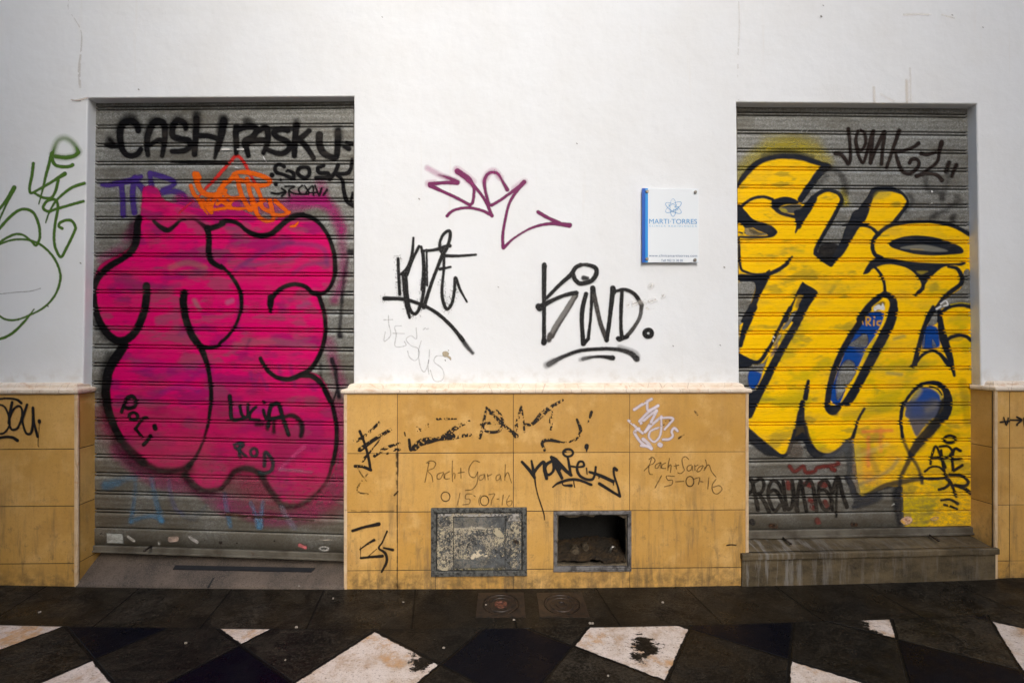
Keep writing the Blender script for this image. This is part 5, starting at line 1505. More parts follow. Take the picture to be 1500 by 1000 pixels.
    s(j(L3("1090,285 1170,262 1230,235"), L4("30,222 100,212 185,238 260,300 330,335 400,345 480,330 550,275 620,212 700,165 780,155")), [9, 9, 8, 7, 6, 7.6, 8.6, 8.6, 9, 9, 9.4, 7])
    s(L4("760,158 850,180 930,240 995,330 1040,440 1063,545 1066,680 1035,790 975,862 890,882"), [7, 7, 6, 6, 6.6, 7, 7, 6, 5.4, 6])
    s(j(L4("478,985 495,910 560,840 640,800 720,790 800,815 860,870"), L6("910,10 950,110 975,230 978,360 955,480 905,600 840,690 760,740 650,782 545,768 460,712 408,640 386,592")), [8.6, 8, 7, 7, 7, 7, 7, 6.4, 6.4, 6.6, 7, 7, 7, 8, 8, 7.6, 6.6, 6.4, 6.4]); s(L6("474,30 472,100 475,165"), [8, 8.6, 5])
    s(j(L6("755,745 850,752 925,805 985,895 1030,1000"), L8("775,0 820,80 848,170 866,290 862,420 838,540"),), [8, 8.6, 7.6, 7, 7, 7, 6.6, 6.8, 6.8, 7, 6.6]); s(L8("838,535 800,655 735,745"), [6, 5.4, 4], 1.8, a=[0.95, 0.85, 0.7])
    s(L8("740,740 650,820 560,852 465,838 400,765 350,690 312,635"), [4, 7, 8, 8.6, 9, 9, 9], 3.0, a=0.88); s(L8("330,640 250,590 180,580 115,605 75,660 20,725"), [8, 8.6, 8.6, 8, 7, 6], 2.4, a=0.9)
    s(j(L8("25,720"), L7("880,742 800,722 740,672 705,625")), [6, 8, 9, 9], 3.4, a=0.85); s(L7("700,625 735,570"), 8, 3, a=0.8)
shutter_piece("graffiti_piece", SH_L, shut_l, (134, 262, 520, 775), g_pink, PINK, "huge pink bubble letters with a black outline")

def g_orange(p):
    s = lambda c, t, w, **k: p.stroke(c(t), w, k.pop('col', ORA), 1.2, 0.86, **k)
    s(L1, "1070,790 1140,720 1250,600", 4.6, col=RED); s(L2, "0,672 80,580 165,492 230,545 280,640 330,730 375,810", [4.6, 4.6, 5, 5, 4.6, 4.4, 3.4], col=RED); s(L1, "1010,860 1070,800", 3, col=RED); s(L3, "830,140 900,75 950,30", 3, col=lin((205, 30, 70)))
    s(L1, "975,660 995,740 1040,820 1110,850 1200,840 1250,810", [9, 8.4, 8, 8, 8, 7]); s(L1, "1000,650 1020,690", 5); s(L1, "935,765 965,840 1000,880 1040,960", [6, 6.6, 6, 5]); s(L1, "1240,735 1210,800 1150,890 1105,985", [7, 8, 6.6, 6]); s(L1, "1095,890 1100,960 1125,1010", 6)
    s(L2, "125,690 150,652 220,640 330,655 430,688 472,720 440,755 340,762 240,725 170,700 125,690", [5, 6, 7, 7, 7, 6.6, 6.6, 6, 5.4, 5]); s(L2, "170,680 195,790 235,900 300,985", [6.4, 7, 7, 6]); s(L2, "262,700 290,830 330,930 350,1000", [6, 6.6, 6.6, 6]); s(L2, "340,760 385,860 400,960 470,1000", 6.2)
    s(L2, "10,800 60,750 120,700", 7); s(L2, "0,850 40,900 110,960", [8, 8, 7]); s(L2, "60,840 120,880 200,870", 6); s(L2, "-10,930 60,880", 6); s(L2, "130,880 90,960", 6)
    s(L4, "-20,105 80,92 180,100 290,92", [3.6, 4.4, 4.6, 4]); s(L4, "300,20 335,110 380,180 440,212 500,205", [6, 6, 6.6, 6, 5]); s(L4, "470,20 490,100 505,175", 7); s(L4, "420,20 350,70 280,110", 6); s(L4, "520,30 590,90 640,135", [6.4, 6.6, 5]); s(L4, "500,150 580,160 650,130", [5, 6, 5]); s(L4, "660,262 700,255 730,225", [3, 4.4, 3])
    s(L3, "1045,10 1075,70 1110,110 1135,40", [4, 6, 6.6, 6]); s(L3, "1100,110 1180,105 1250,95", 4.6); s(L3, "1030,30 1060,110 1090,150", [4, 4, 2])
shutter_piece("graffiti_letters", SH_L, shut_l, (255, 218, 440, 338), g_orange, ORA, "orange spray letters with a red triangle")

def g_cash(p):
    K = lin((14, 13, 15))
    s = lambda c, t, w, soft=1.4, **k: p.stroke(c(t), w, K, soft, **k)
    h = lambda c, t, w, a=0.55: p.stroke(c(t), w, K, 5.0, a + 0.1)
    h(L1, "455,220 390,140 310,180 280,260", 12); h(L1, "540,300 590,170 680,190", 12); h(L1, "890,200 810,150 760,230", 10); h(L1, "990,110 985,250", 12); h(L1, "1240,160 1215,260", 12); h(L1, "190,340 215,370", 10, 0.6); h(L2, "45,160 30,240", 12); h(L2, "260,175 290,200", 12); h(L2, "715,180 715,210", 9); h(L2, "1095,250 1110,380", 11)
    s(L1, "155,388 205,402 262,405", [5, 7.6, 6]); s(L1, "200,350 225,375", 5, 2.4, a=0.8)
    s(L1, "455,262 440,205 380,172 310,205 288,300 305,420 345,478 395,490 450,472 478,432", [8.4, 9.4, 9.6, 10.4, 10.4, 10, 9, 8.6, 8.6, 8]); s(L1, "545,482 532,400 545,300 585,205 640,172 690,205 700,300 690,400 675,490", [7, 8.6, 9.6, 10, 9.6, 9.6, 9, 8, 6.8]); s(L1, "560,395 610,360 650,345 690,365", [6, 7, 7, 7])
    s(L1, "890,245 875,190 815,170 775,215 770,305 835,335 915,350 928,405 870,445 765,450", [7, 8.6, 9, 9.4, 9.4, 9, 9, 8.6, 8, 7]); s(L1, "988,150 985,250 975,380 970,475", [9, 9, 9, 8.6]); s(L1, "1000,308 1090,308 1190,335", [7.6, 7.6, 8]); s(L1, "1240,180 1205,320 1155,510", [10, 9, 5])
    s(L2, "50,170 30,300 -10,430", [9.4, 10, 9]); s(L2, "165,230 160,300 165,380 165,470", [10, 9, 9, 6.6]); s(L2, "180,250 270,225 345,240 320,310 240,360 260,430 275,490", [9, 9.4, 9, 8, 8.6, 9, 7]); s(L2, "250,400 330,300 380,255 440,235 455,320 440,400 415,465", [8, 9, 8, 9, 9, 8, 7]); s(L2, "300,360 370,345 450,350", 8)
    s(L2, "640,265 580,248 510,275 540,320 620,355 655,400 620,455 550,470 460,440", [7, 8.4, 8.6, 8.6, 9, 9, 8.4, 7.6, 7]); s(L2, "715,215 708,300 700,400 695,490", [10, 9, 9, 8]); s(L2, "830,262 770,315 700,360", [8, 8.4, 8]); s(L2, "730,335 800,400 870,510", [8, 8.6, 7]); s(L2, "690,360 690,250 470,240", [6, 6, 4], a=0.8)
    s(L2, "925,300 925,380 955,455 1015,495 1075,500 1090,420 1095,260", [11, 10.4, 10, 9, 9, 9, 8]); s(L2, "1150,408 1195,425", [5, 8]); s(L2, "1170,370 1240,388", [5, 6])
    s(L1, "755,545 900,548 1100,548 1250,552", [3.4, 5, 5, 5], 1.0); s(L2, "-20,555 80,562", [5, 3.6], 1.0)
shutter_piece("graffiti_letters", SH_L, shut_l, (148, 158, 522, 246), g_cash, BLACK, "row of fat black spray capitals at the top")
def g_gosk(p):
    K = lin((14, 13, 15))
    s = lambda t, w, soft=1.0, c=L2, **k: p.stroke(c(t), w, K, soft, **k)
    s("490,665 494,668", 7); s("568,710 572,714", 4); s("525,750 528,754", 6)
    s("605,590 560,568 522,590 530,640 590,660 660,690 690,700", [5.4, 5, 5.6, 5.6, 5, 6, 5]); s("690,695 688,650 640,625 625,632", [5.6, 5.6, 5, 4]); s("735,610 728,655 790,695 832,660 822,600 760,595 735,612", [6, 6, 6, 6, 6, 5, 6]); s("965,582 912,600 925,645 1000,650 1005,680 960,692 895,692", [5, 6, 6, 6, 6, 6, 6]); s("1095,575 1070,640 1020,705", [6, 6, 6]); s("1225,520 1215,600 1180,650 1070,655", [5, 6, 6, 5]); s("1085,665 1135,715 1150,820 1175,900 1235,945", [5, 5.4, 6, 6.6, 7])
    s("1230,830 1215,900", 4)
    q = lambda t, w=2.4, **k: p.stroke(L2(t), w, K, 0.8, 0.92, **k)
    q("488,828 540,838 612,820", 3.2); q("580,790 618,820 580,858", 3); q("612,770 700,770 650,800 652,858", 2.6); q("645,805 690,835 760,842", 2.4); q("770,762 735,795 760,838 825,840", 2.6); q("790,762 832,830", 2.4); q("800,835 862,765 872,850", 2.6); q("835,828 905,826", 2.2); q("885,762 922,855", 2.6); q("945,790 930,845", 3); q("995,800 962,850", 3)
shutter_piece("graffiti_tag", SH_L, shut_l, (392, 230, 522, 306), g_gosk, BLACK, "smaller black tag with an arrow")
def g_dark(p):
    K = lin((32, 30, 36))
    s = lambda c, t, w, soft=2.0, a=0.85, **k: p.stroke(c(t), w, K, soft, a, **k)
    s(L6, "1040,600 1070,700 1088,830 1105,940", [6, 6, 4, 6]); s(L6, "1085,880 1050,990", [3, 2.4], 1.2); s(L6, "1130,0 1128,120 1118,250 1110,330", [3, 4, 5, 5], 2.4, 0.6); s(L6, "1110,375 1116,385", 8, 2.2, 0.85); s(L4, "1200,490 1225,492", 7, 3, 0.8); s(L4, "1185,560 1150,740 1135,950", [4, 5, 5], 3, 0.5); s(L6, "935,640 940,760 945,800", 4, 2.4, 0.5)
for bx in ((492, 360, 520, 500), (464, 520, 478, 566), (478, 520, 512, 600)):
    shutter_piece("graffiti_mark", SH_L, shut_l, bx, g_dark, BLACK, "faded dark strokes at the right edge")
def g_poli(p):
    K = lin((14, 13, 15))
    s = lambda t, w=5, soft=1.0, **k: p.stroke(L7(t), w, K, soft, 0.97, **k)
    s("243,165 262,110 290,55"); s("275,75 320,48 346,85 340,125 295,138 262,125", 5.6); e = [(330 + 32 * math.cos(t), 197 + 27 * math.sin(t)) for t in np.linspace(0, 6.28, 10)]
    p.stroke(np.array(e) / 5 + np.array((130, 570)), 4.6, K, 1.0); s("428,206 398,214 346,288", 4.4); p.stroke(L7("346,286 390,344"), 4.6, K, 1.0, 0.97); s("485,268 490,285", 7); s("455,340 430,375 405,405", 5.6)
shutter_piece("graffiti_letters", SH_L, shut_l, (172, 574, 236, 656), g_poli, BLACK, "four small black letters running down the left")
def g_lucia(p):
    K = lin((26, 28, 30))
    s = lambda t, w=5, soft=1.0, a=0.97, **k: p.stroke(L8(t), w, K, soft, a, **k)
    s("85,50 92,130 100,215 150,220 200,205", [6.6, 5.6, 6, 5, 4]); s("158,120 175,185 205,205 218,180 217,110", 4.6); s("275,130 240,165 235,215 300,225", 4.6); s("332,150 340,185 350,215", 4.6); s("330,92 336,96", 4.6)
    s("385,115 370,200 368,270", [6, 6, 5]); s("385,120 430,102 455,140 475,215 515,330", [6, 6.4, 6, 6, 6], 1.5); s("390,215 470,200", 6); s("405,240 408,310", 5, 2.4, 0.8); s("475,205 540,190 595,225 615,290 605,340", [5, 6.4, 7, 7, 6], 2.2, 0.85); s("280,255 320,255", 6, 2.6, 0.7); s("355,255 362,290", 5, 2.4, 0.75)
    p.stroke(L8("60,228 180,226 330,230"), 2, K, 1.0, 0.8)
    b = lambda t, w=4.2, **k: p.stroke(L8(t), w, lin((38, 50, 54)), 1.5, 0.85, **k)
    b("120,405 160,390 185,405 150,435 125,425", 4.6); b("160,400 155,450 160,495", 5); b("160,450 205,490", 4.4); e = [(263 + 24 * math.cos(t), 460 + 30 * math.sin(t)) for t in np.linspace(0, 6.28, 10)]
    p.stroke(np.array(e) / 5 + np.array((320, 570)), 4.4, lin((38, 50, 54)), 1.5, 0.85); b("338,560 345,460 385,500 402,550 385,595 340,612 300,605", 5.4)
shutter_piece("graffiti_letters", SH_L, shut_l, (326, 574, 452, 700), g_lucia, BLACK, "small black name on the lower pink lobe")
def g_pale(p):
    s = lambda c, t, w, a=0.6, soft=2.2, col=LBL, **k: p.stroke(c(t), w, col, soft * 1.25, [v * 0.72 for v in a] if isinstance(a, list) else a * 0.72, **k)
    s(L7, "130,700 180,688 260,662 340,640", [13, 11, 7, 5], [0.75, 0.6, 0.4, 0.3], 4, LBL); s(L7, "348,650 338,800 312,960", [5, 5, 6], [0.3, 0.5, 0.8]); s(L7, "462,650 490,790 535,960", [6, 7, 7], [0.3, 0.6, 0.8], 2.6); s(L7, "312,970 370,942 430,928 500,932 540,960", [6, 5, 5, 5, 7], 0.75)
    s(L7, "590,660 605,780 640,870 690,915", [5, 6, 6, 5], [0.25, 0.45, 0.55, 0.4], 2.4, lin((120, 120, 160))); s(L7, "700,920 760,940 820,905 865,850", [8, 10, 6, 5], 0.4, 3, lin((120, 130, 140)))
    s(L8, "45,760 60,860 90,1000", [5, 6, 6], [0.3, 0.5, 0.7]); s(L8, "240,830 265,890 300,1000", [5, 5, 10], [0.4, 0.6, 0.8]); s(L8, "330,820 318,900 308,1000", [5, 6, 8], [0.4, 0.6, 0.7]); s(L8, "465,860 500,930 560,1010", [6, 7, 8], 0.5, 2.6, lin((150, 150, 170)))
    s(L8, "630,420 560,480 450,585", [6, 5, 5], 0.55, 2, lin((220, 80, 140))); s(L8, "455,585 560,592 680,605", [4, 4, 3.4], 0.45, 2, lin((180, 120, 150))); s(L8, "375,420 385,445", 9, 0.5, 3, lin((225, 60, 120)))
    s(L8, "490,655 495,690", 4, 0.6, 1.6, lin((200, 170, 120)))
    s(L7, "455,20 450,45", 1.6, 0.7, 0.8, lin((205, 170, 150))); s(L5, "1170,380 1145,445", 1.4, 0.8, 0.8, lin((210, 180, 200)))
    s(L6, "660,80 668,140", 1.6, 0.6, 0.9, lin((210, 130, 140))); s(L6, "655,110 740,60 820,75 830,110 700,120", 1.4, 0.45, 0.9, lin((215, 140, 150))); s(L6, "530,205 532,265 640,268", 1.2, 0.4, 0.9, lin((215, 140, 150)))
for bx in ((146, 694, 246, 776), (246, 694, 308, 776), (320, 715, 344, 776), (362, 725, 392, 776), (404, 735, 440, 776)):
    shutter_piece("graffiti_letter", SH_L, shut_l, bx, g_pale, LBL, "faded pale blue letter")
shutter_piece("scratch", SH_L, shut_l, (400, 648, 462, 696), g_pale, LBL, "faded pink strokes")
def g_stickers(p):
    PA = lin((178, 180, 174))
    p.fill(Z3("787,398 905,405 912,472 792,470"), PA, 0.6, 1, curve=False)
    def blot(c, t, w, col, a=0.9): p.stroke(c(t), w, lin(col), 0.8, a, dry=0.36, grain=3)
    blot(Z3, "945,425 990,455", 4, (200, 195, 185)); blot(Z3, "1255,445 1300,440", 8, (190, 165, 150)); blot(Z3, "1400,430 1450,462", 5, (185, 180, 175)); blot(Z5, "200,285 240,302", 5, (215, 110, 115), 1); 
    e = [(378 + 32 * math.cos(t), 310 + 13 * math.sin(t)) for t in np.linspace(0, 6.28, 10)]
    p.stroke(np.array(e) / 5 + np.array((400, 740)), 2.4, lin((190, 188, 182)), 0.7, 0.85, dry=0.3); blot(Z5, "350,245 440,248", 1.6, (195, 185, 170)); blot(Z3, "1170,465 1172,478", 3, (200, 195, 185)); p.stroke(Z5("0,280 500,290"), 3, lin((60, 55, 50)), 3, 0.3)
    p.stroke(L2("40,436 105,436"), 2, lin((225, 222, 218)), 0.7, 0.95); p.stroke(L2("182,437 235,436"), 2, lin((225, 222, 218)), 0.7, 0.95); p.stroke(L2("418,505 432,535"), 2, lin((220, 220, 220)), 0.7, 0.95); p.stroke(L2("160,600 190,606"), 1.4, lin((215, 215, 215)), 0.7, 0.9)
shutter_scraps("sticker_scrap", SH_L, shut_l, [(154, 776, 186, 798), (187, 782, 203, 795), (230, 790, 240, 798), (247, 784, 264, 796), (276, 782, 294, 796), (436, 792, 452, 804), (466, 796, 486, 807), (468, 786, 490, 791), (323, 217, 339, 223), (346, 217, 360, 223), (384, 228, 392, 238), (343, 244, 353, 249)], g_stickers, lin((178, 180, 174)))

# ------------------------------------------------------------------ right shutter
YEL = lin((255, 202, 0)); YEL_D = lin((196, 178, 24)); BLU = lin((14, 70, 150)); NAVY = lin((28, 33, 42))
def g_yellow(p):
    s = lambda c, t, w, soft=1.0, **k: p.stroke(c(t), w, k.pop('col', NAVY), soft, **k)
    f = lambda c, t, col=NAVY, soft=0.9, a=1.0, **k: p.fill(c(t), col, soft, a, **k)
    hole = lambda c, t, soft=1.0, a=1.0, **k: p.fill(c(t), NAVY, soft, a, erase=True, **k)
    # overspray round the top
    p.stroke(R1("80,560 180,430 300,330 520,280 760,330 860,420"), 22, YEL_D, 9, 0.42); p.stroke(R1("350,240 560,210 760,260"), 24, YEL_D, 12, 0.22); p.stroke(R1("1030,690 1060,800"), 9, YEL_D, 4, 0.5)
    # body of the letters
    body = ("1080,276 1095,254 1118,237 1150,230 1180,234 1206,243 1196,258 1182,278 1172,292 1186,296 1198,284 1212,280 1226,282 1233,293 1231,303 1222,316 1213,331 1202,352 1195,371 1216,388 1232,368 1250,342 1262,324 1272,308 1279,291 1287,282 1306,281 1321,285 1328,295 1320,310 1306,328 1322,326 1345,324 1372,325 1398,330 1422,344 "
            "1424,780 1324,780 1322,712 1300,712 1262,728 1256,700 1250,640 1236,655 1216,664 1200,662 1186,646 1176,632 1164,640 1152,666 1144,665 1120,646 1098,627 1092,612 1100,590 1112,560 1126,520 1118,531 1106,534 1084,518 1082,400")
    p.fill(PX(body), YEL, 1.2, 1.0, curve=False)
    # thin greenish coats, brushed unevenly, and the peach patch low down
    p.fill(PX(body), lin((172, 164, 20)), 2, 0.60, curve=False, mod=lambda X, Y: sstep(0.50, 0.72, fnoise(X * 0.9 + Y * 0.4, Y * 1.5, 40, 12, 4)) * sstep(300, 560, Y + 0.25 * (X - 1250)))
    p.fill(PX(body), lin((120, 118, 50)), 2, 0.5, curve=False, mod=lambda X, Y: sstep(0.62, 0.76, fnoise(X + Y * 0.3, Y * 2.4, 36, 41, 4)))
    p.fill(PX("1262,615 1310,612 1316,660 1300,700 1268,712 1254,690"), lin((232, 150, 60)), 16, 0.5, mod=mottled(-0.3, 1.5, 24, 15))
    for t, w, c, a in (("1264,632 1306,630", 4, (235, 110, 70), 0.7), ("1272,640 1272,682", 5, (238, 125, 70), 0.7), ("1290,628 1290,660", 5, (240, 140, 60), 0.6), ("1255,655 1262,720", 10, (190, 172, 90), 0.35), ("1258,668 1300,650", 6, (200, 190, 120), 0.3), ("1300,546 1320,548", 5, (140, 140, 90), 0.7), ("1310,496 1324,492", 5, (130, 130, 80), 0.6), ("1160,364 1175,368", 6, (190, 170, 30), 0.6), ("1216,428 1222,420", 6, (150, 140, 50), 0.6), ("1150,590 1180,585", 16, (190, 165, 20), 0.4), ("1240,610 1290,600 1330,595", 14, (150, 140, 30), 0.4), ("1320,690 1400,690", 10, (180, 140, 20), 0.35), ("1270,540 1340,540", 10, (190, 170, 40), 0.35), ("1410,560 1418,620", 12, (150, 130, 20), 0.5), ("1360,620 1400,640", 14, (150, 128, 10), 0.4), ("1258,710 1300,690 1316,672", 5, (120, 125, 110), 0.5), ("1275,668 1285,690", 8, (120, 110, 60), 0.4)):
        p.stroke(PX(t), w, lin(c), 3, a)
    # --- bare metal showing between the letters
    hole(R1, "800,490 700,640 660,745 640,790 700,800 770,735 850,690 940,640 1010,560 940,480", 1.2); hole(R1, "450,850 520,818 620,812 650,830 620,885 520,884", 1.0, 0.9)
    hole(R3, "130,125 200,150 260,190 320,195 330,216 150,216", 1, 0.8); hole(R3, "80,640 220,645 225,720 180,850 120,960 80,960", 1); hole(R5, "60,30 130,40 110,140 60,160", 1)
    hole(R3, "1045,-10 1125,-10 1090,100 1030,210 985,300 850,305 900,190 960,90", 1); hole(R1, "1030,850 1140,850 1120,990 1010,990", 1)
    hole(R5, "575,40 630,40 560,130 500,200 470,190 530,110", 1); hole(R5, "70,560 200,575 190,680 150,740 70,700", 1); hole(R5, "440,250 470,240 430,330 390,350", 1, 0.8)
    hole(R4, "1075,545 1130,560 1130,850 1050,850 940,870 870,890 850,960 830,1010 770,1010 780,930 860,840 960,760 1050,690", 1); hole(R6, "760,80 840,55 832,140 745,170", 1.0)
    hole(R7, "390,300 470,290 530,330 560,390 480,395 360,390", 2, 0.9); hole(R8, "-20,690 110,690 240,640 400,690 400,780 400,1000 -20,1000", 2); hole(R7, "760,360 820,300 840,420 840,560 860,680 830,700 790,560", 3, 0.9)
    f(R7, "770,320 835,285 845,420 835,560 870,680 840,690 810,560 800,420", lin((78, 80, 80)), 3, 0.75)
    # --- blue inside
    blue = PX("1270,459 1293,457 1292,471 1282,491 1269,510 1259,533 1248,555 1240,566 1230,591 1221,591 1214,579 1219,565 1228,540 1236,519 1248,492 1259,471")
    p.fill(blue, BLU, 1.0, 1.0)
    hole(R6, "180,238 184,360 20,352 90,290", 1.4, 0.95); hole(R5, "1075,478 1135,515 1145,600 1085,700 985,850 965,760 970,660 1015,530", 2.2, 0.95); f(R6, "60,350 150,350 160,430 130,430", lin((100, 105, 110)), 3, 0.4)
    f(R5, "172,588 270,600 275,650 215,740 165,700", BLU, 1.6); f(R5, "380,410 430,330 420,410 370,450", lin((40, 50, 110)), 2.5, 0.8); f(R6, "715,200 760,165 830,190 850,290 840,365 695,372", BLU, 1.6); hole(R6, "785,290 825,360 785,362", 1, 0.8); hole(R6, "700,290 720,230 710,370 690,370", 1.2, 0.7)
    f(R6, "615,800 680,738 760,738 850,800 872,880 845,960 825,1010 550,1010 560,890", lin((70, 84, 116)), 1.6, 0.96); f(R8, "445,-10 690,-10 640,100 560,185 512,245 470,160 445,70", lin((82, 86, 104)), 1.8, 0.93)
    f(R6, "670,760 760,745 850,800 850,850 790,830 720,860 640,850", BLU, 5, 0.85); f(R6, "590,900 680,870 700,980 640,1000 590,990", lin((46, 72, 130)), 6, 0.6); f(R6, "640,740 690,760 640,830 590,840", lin((180, 165, 60)), 4, 0.6); f(R6, "770,900 830,850 820,920 740,960 720,930", lin((130, 125, 115)), 4, 0.5)
    # --- black outlines
    s(R1, "60,650 95,590 150,520 220,450 300,405 420,375 520,370 640,382 740,412 830,440 900,455", [5, 8, 9, 8.6, 7.6, 8, 8.6, 8.6, 8, 8, 6], 1.5); p.stroke(R1("300,360 520,325 740,380"), 8, NAVY, 3.5, 0.55)
    s(R1, "865,470 800,540 750,610 690,690 640,765", [12, 10, 10, 10, 9]); s(R1, "870,450 900,470", 8, 2.5, a=0.7)
    s(R1, "65,860 100,830 160,780 230,748 310,742 385,765", [5, 5, 4.6, 4.6, 4.6, 5]); f(R1, "375,780 430,752 500,738 570,752 625,785 610,805 520,808 460,830 455,870 395,845"); f(R1, "440,850 520,813 620,806 655,830 628,888 520,892 470,878", lin((84, 84, 80)), 2.2, 0.95); f(R1, "445,845 500,850 520,880 470,878", YEL_D, 1.5, 0.6); s(R1, "395,830 450,885 540,912 610,925", [7, 5.4, 5, 6])
    f(R1, "66,810 120,850 160,905 230,960 300,985 300,1010 60,1010", soft=1.0); f(R3, "66,-5 135,-5 200,65 300,100 370,125 425,175 422,205 372,238 230,248 80,240 70,225 180,222 320,222 330,205 240,170 190,140 130,128 70,95")
    f(R3, "70,115 100,118 130,165 80,215 70,215", YEL, 1, 0.9); f(R3, "170,160 260,180 310,205 250,215 200,205", lin((70, 70, 66)), 2.4, 0.7); s(R3, "80,190 130,200", 3, dry=0.5)
    s(R3, "78,240 82,400 95,520 145,555 230,575 330,572", [3, 4, 4.6, 4, 4, 5]); s(R3, "562,415 510,480 440,530 375,562 340,572", [3.4, 6, 6, 6.4, 6]); s(R3, "335,555 355,540", 3)
    f(R3, "78,572 230,580 365,580 335,650 275,770 225,890 175,1000 95,1010 130,930 185,840 225,720 215,648 130,640 80,635"); f(R3, "80,800 140,780 180,850 90,890", lin((120, 115, 105)), 4, 0.4)
    s(R5, "205,0 155,130 115,250 92,350", [13, 12, 9, 6]); s(R5, "85,435 150,475 215,502 265,495 310,440 370,345 430,225 490,110 545,10", [5, 6.4, 6.4, 6, 5.4, 5.4, 5.4, 6, 7]); f(R5, "80,430 130,462 190,495 185,540 80,545")
    s(R5, "680,0 605,150 510,310 410,490 320,670 240,830 170,985", [10, 11, 11.6, 12, 12.6, 12, 11]); s(R5, "120,965 200,850", 8, 1.5); f(R5, "165,800 240,760 200,860 160,960", soft=1.4)
    f(R3, "655,645 685,660 800,738 745,830 690,915 640,1005 560,1005 600,920 660,790 690,770 620,765 575,860 520,1005 465,1005 520,900 575,810 605,735"); s(R3, "645,775 615,860", 8, 2.5, col=lin((64, 58, 52)), a=0.7); s(R3, "700,745 640,860", 6)
    s(R5, "392,268 402,275", 1.8, col=lin((215, 215, 210)), soft=0.6); s(R5, "388,300 392,312", 1.8, col=lin((215, 215, 210)), soft=0.6)
    # U counter
    s(R1, "640,905 700,815 760,750 810,708 870,684 930,686 990,715 1018,765 1015,805", [10, 8, 7, 6.6, 6, 5.6, 5.6, 5.6, 6]); s(R1, "1012,790 965,880 905,1000", [6, 5.4, 5.4]); s(R1, "760,760 700,860 645,960 625,1010", [11, 12, 10, 8]); f(R1, "590,915 650,860 690,900 655,1000 610,1005")
    f(R3, "585,-8 720,-8 655,100 600,196 588,180 615,95 600,70")
    s(R3, "968,0 905,115 838,230 782,340 775,378", [5.4, 6, 6, 6, 6]); s(R3, "778,385 850,435 918,482", [6, 9, 8]); f(R3, "840,290 965,292 1000,360 920,490 830,420 800,360", lin((30, 29, 30)), 2.5, 0.92); s(R3, "920,478 1010,350 1090,210 1165,80 1215,-10", [7, 13, 14, 14, 14])
    f(R2, "50,965 110,850 190,735 235,660 320,648 420,650 500,686 562,760 565,830 500,905 440,990 395,1010 455,920 545,790 510,728 450,700 360,690 290,700 245,745 205,870 145,985 -30,1010 -20,990"); f(R2, "255,720 300,692 400,700 380,740 260,765", lin((185, 165, 60)), 3, 0.6); p.stroke(R2("570,720 600,780 540,880"), 6, NAVY, 3.5, 0.4)
    f(R4, "75,-10 205,-10 130,130 60,200 0,290 -40,300 -30,200 20,90"); s(R4, "90,130 170,128 235,155 285,205", [5, 5, 5, 6]); s(R3, "1180,120 1260,122", 5)
    f(R4, "500,-10 530,-10 480,70 440,110 400,115")
    # big eye letter
    s(R4, "290,205 350,155 440,115 590,96 780,95 940,120 1040,162 1120,210", [6, 6, 5.6, 4.6, 4.6, 5.6, 6, 6]); s(R4, "290,205 250,255 236,330 262,395 320,425", [7, 6.6, 6.4, 6.4, 7])
    f(R4, "385,300 430,258 550,224 690,220 850,245 1000,300 1062,340 1062,380 980,392 800,402 620,388 440,340"); f(R4, "490,335 590,310 720,306 850,332 925,362 800,368 640,352", lin((120, 120, 112)), 1.4, 0.95); f(R4, "590,340 700,345 690,352 600,350", lin((190, 160, 70)), 1.2, 0.5)
    f(R4, "152,560 222,450 330,420 480,440 640,462 850,472 1020,470 1075,455 1090,475 1045,497 970,492 880,512 800,575 725,660 708,718 645,772 618,770 640,730 682,680 650,600 560,522 430,486 330,490 240,525 205,560 165,575"); f(R4, "640,545 740,545 720,560 680,575", lin((170, 150, 50)), 1.6, 0.7)
    s(R4, "930,505 1010,522 1055,600 1040,665 965,725 890,790 830,870 775,935 735,1005", [4, 6, 7, 7, 7.4, 7, 6.4, 6, 6])
    s(R4, "255,505 310,570 342,650 352,745", [4, 4.6, 4.8, 5])
    # blade outline
    s(R4, "115,985 200,865 290,790 350,752", [9, 9, 9, 8]); s(R5, "1265,20 1165,165 1060,330 965,530 905,740 885,890", [9, 9, 9.6, 9.6, 9, 9]); s(R4, "345,748 410,790 430,850 415,960", [8, 11, 12, 12]); s(R6, "430,20 400,140 330,280 240,450 150,620 60,790 5,865", [14, 15, 15, 15, 14, 13, 13]); f(R5, "865,900 1000,880 1100,740 1140,730 1010,930 950,985 890,970"); p.stroke(R5("900,930 960,970"), 8, NAVY, 3, 0.6)
    f(R4, "270,850 330,820 350,850 300,900 250,905", NAVY, 2, 0.8); f(R4, "248,878 290,850 315,862 330,838 348,880 340,900 285,895 258,912", lin((222, 222, 220)), 0.9)
    q = lambda t, w=2.2: p.stroke(R6(t), w, lin((214, 160, 30)), 0.7, 0.95)
    q("182,165 180,92 215,100 205,130 185,132 218,165"); q("250,120 248,165"); q("252,88 256,94"); q("312,125 285,130 280,155 305,165"); q("145,130 150,155", 1.4)
    # pointed arch at the right
    s(R6, "790,0 745,90 700,210 668,330 640,440 610,540", [6, 7, 7.4, 7, 8, 6]); s(R6, "590,535 640,530", 3); s(R6, "850,40 862,160 885,280 920,380 955,490 985,622", [7, 9, 13, 12, 8, 4.6]); s(R6, "632,520 690,440 780,398 850,425 930,520", [4, 5, 5, 6, 8])
    s(R4, "845,1000 870,925 950,868 1060,855 1130,872", [6, 6, 6, 6, 6]); s(R6, "905,312 960,272 1040,255 1100,270 1135,300", [5, 5.6, 5.6, 5.6, 6]); s(R4, "825,890 860,868", 3, col=lin((220, 220, 220)), soft=0.7); s(R4, "862,845 905,815 925,850 890,862", 2.6, col=lin((220, 220, 220)), soft=0.7); p.stroke(R4("950,850 1040,835 1120,845"), 1.6, YEL_D, 0.8, 0.9)
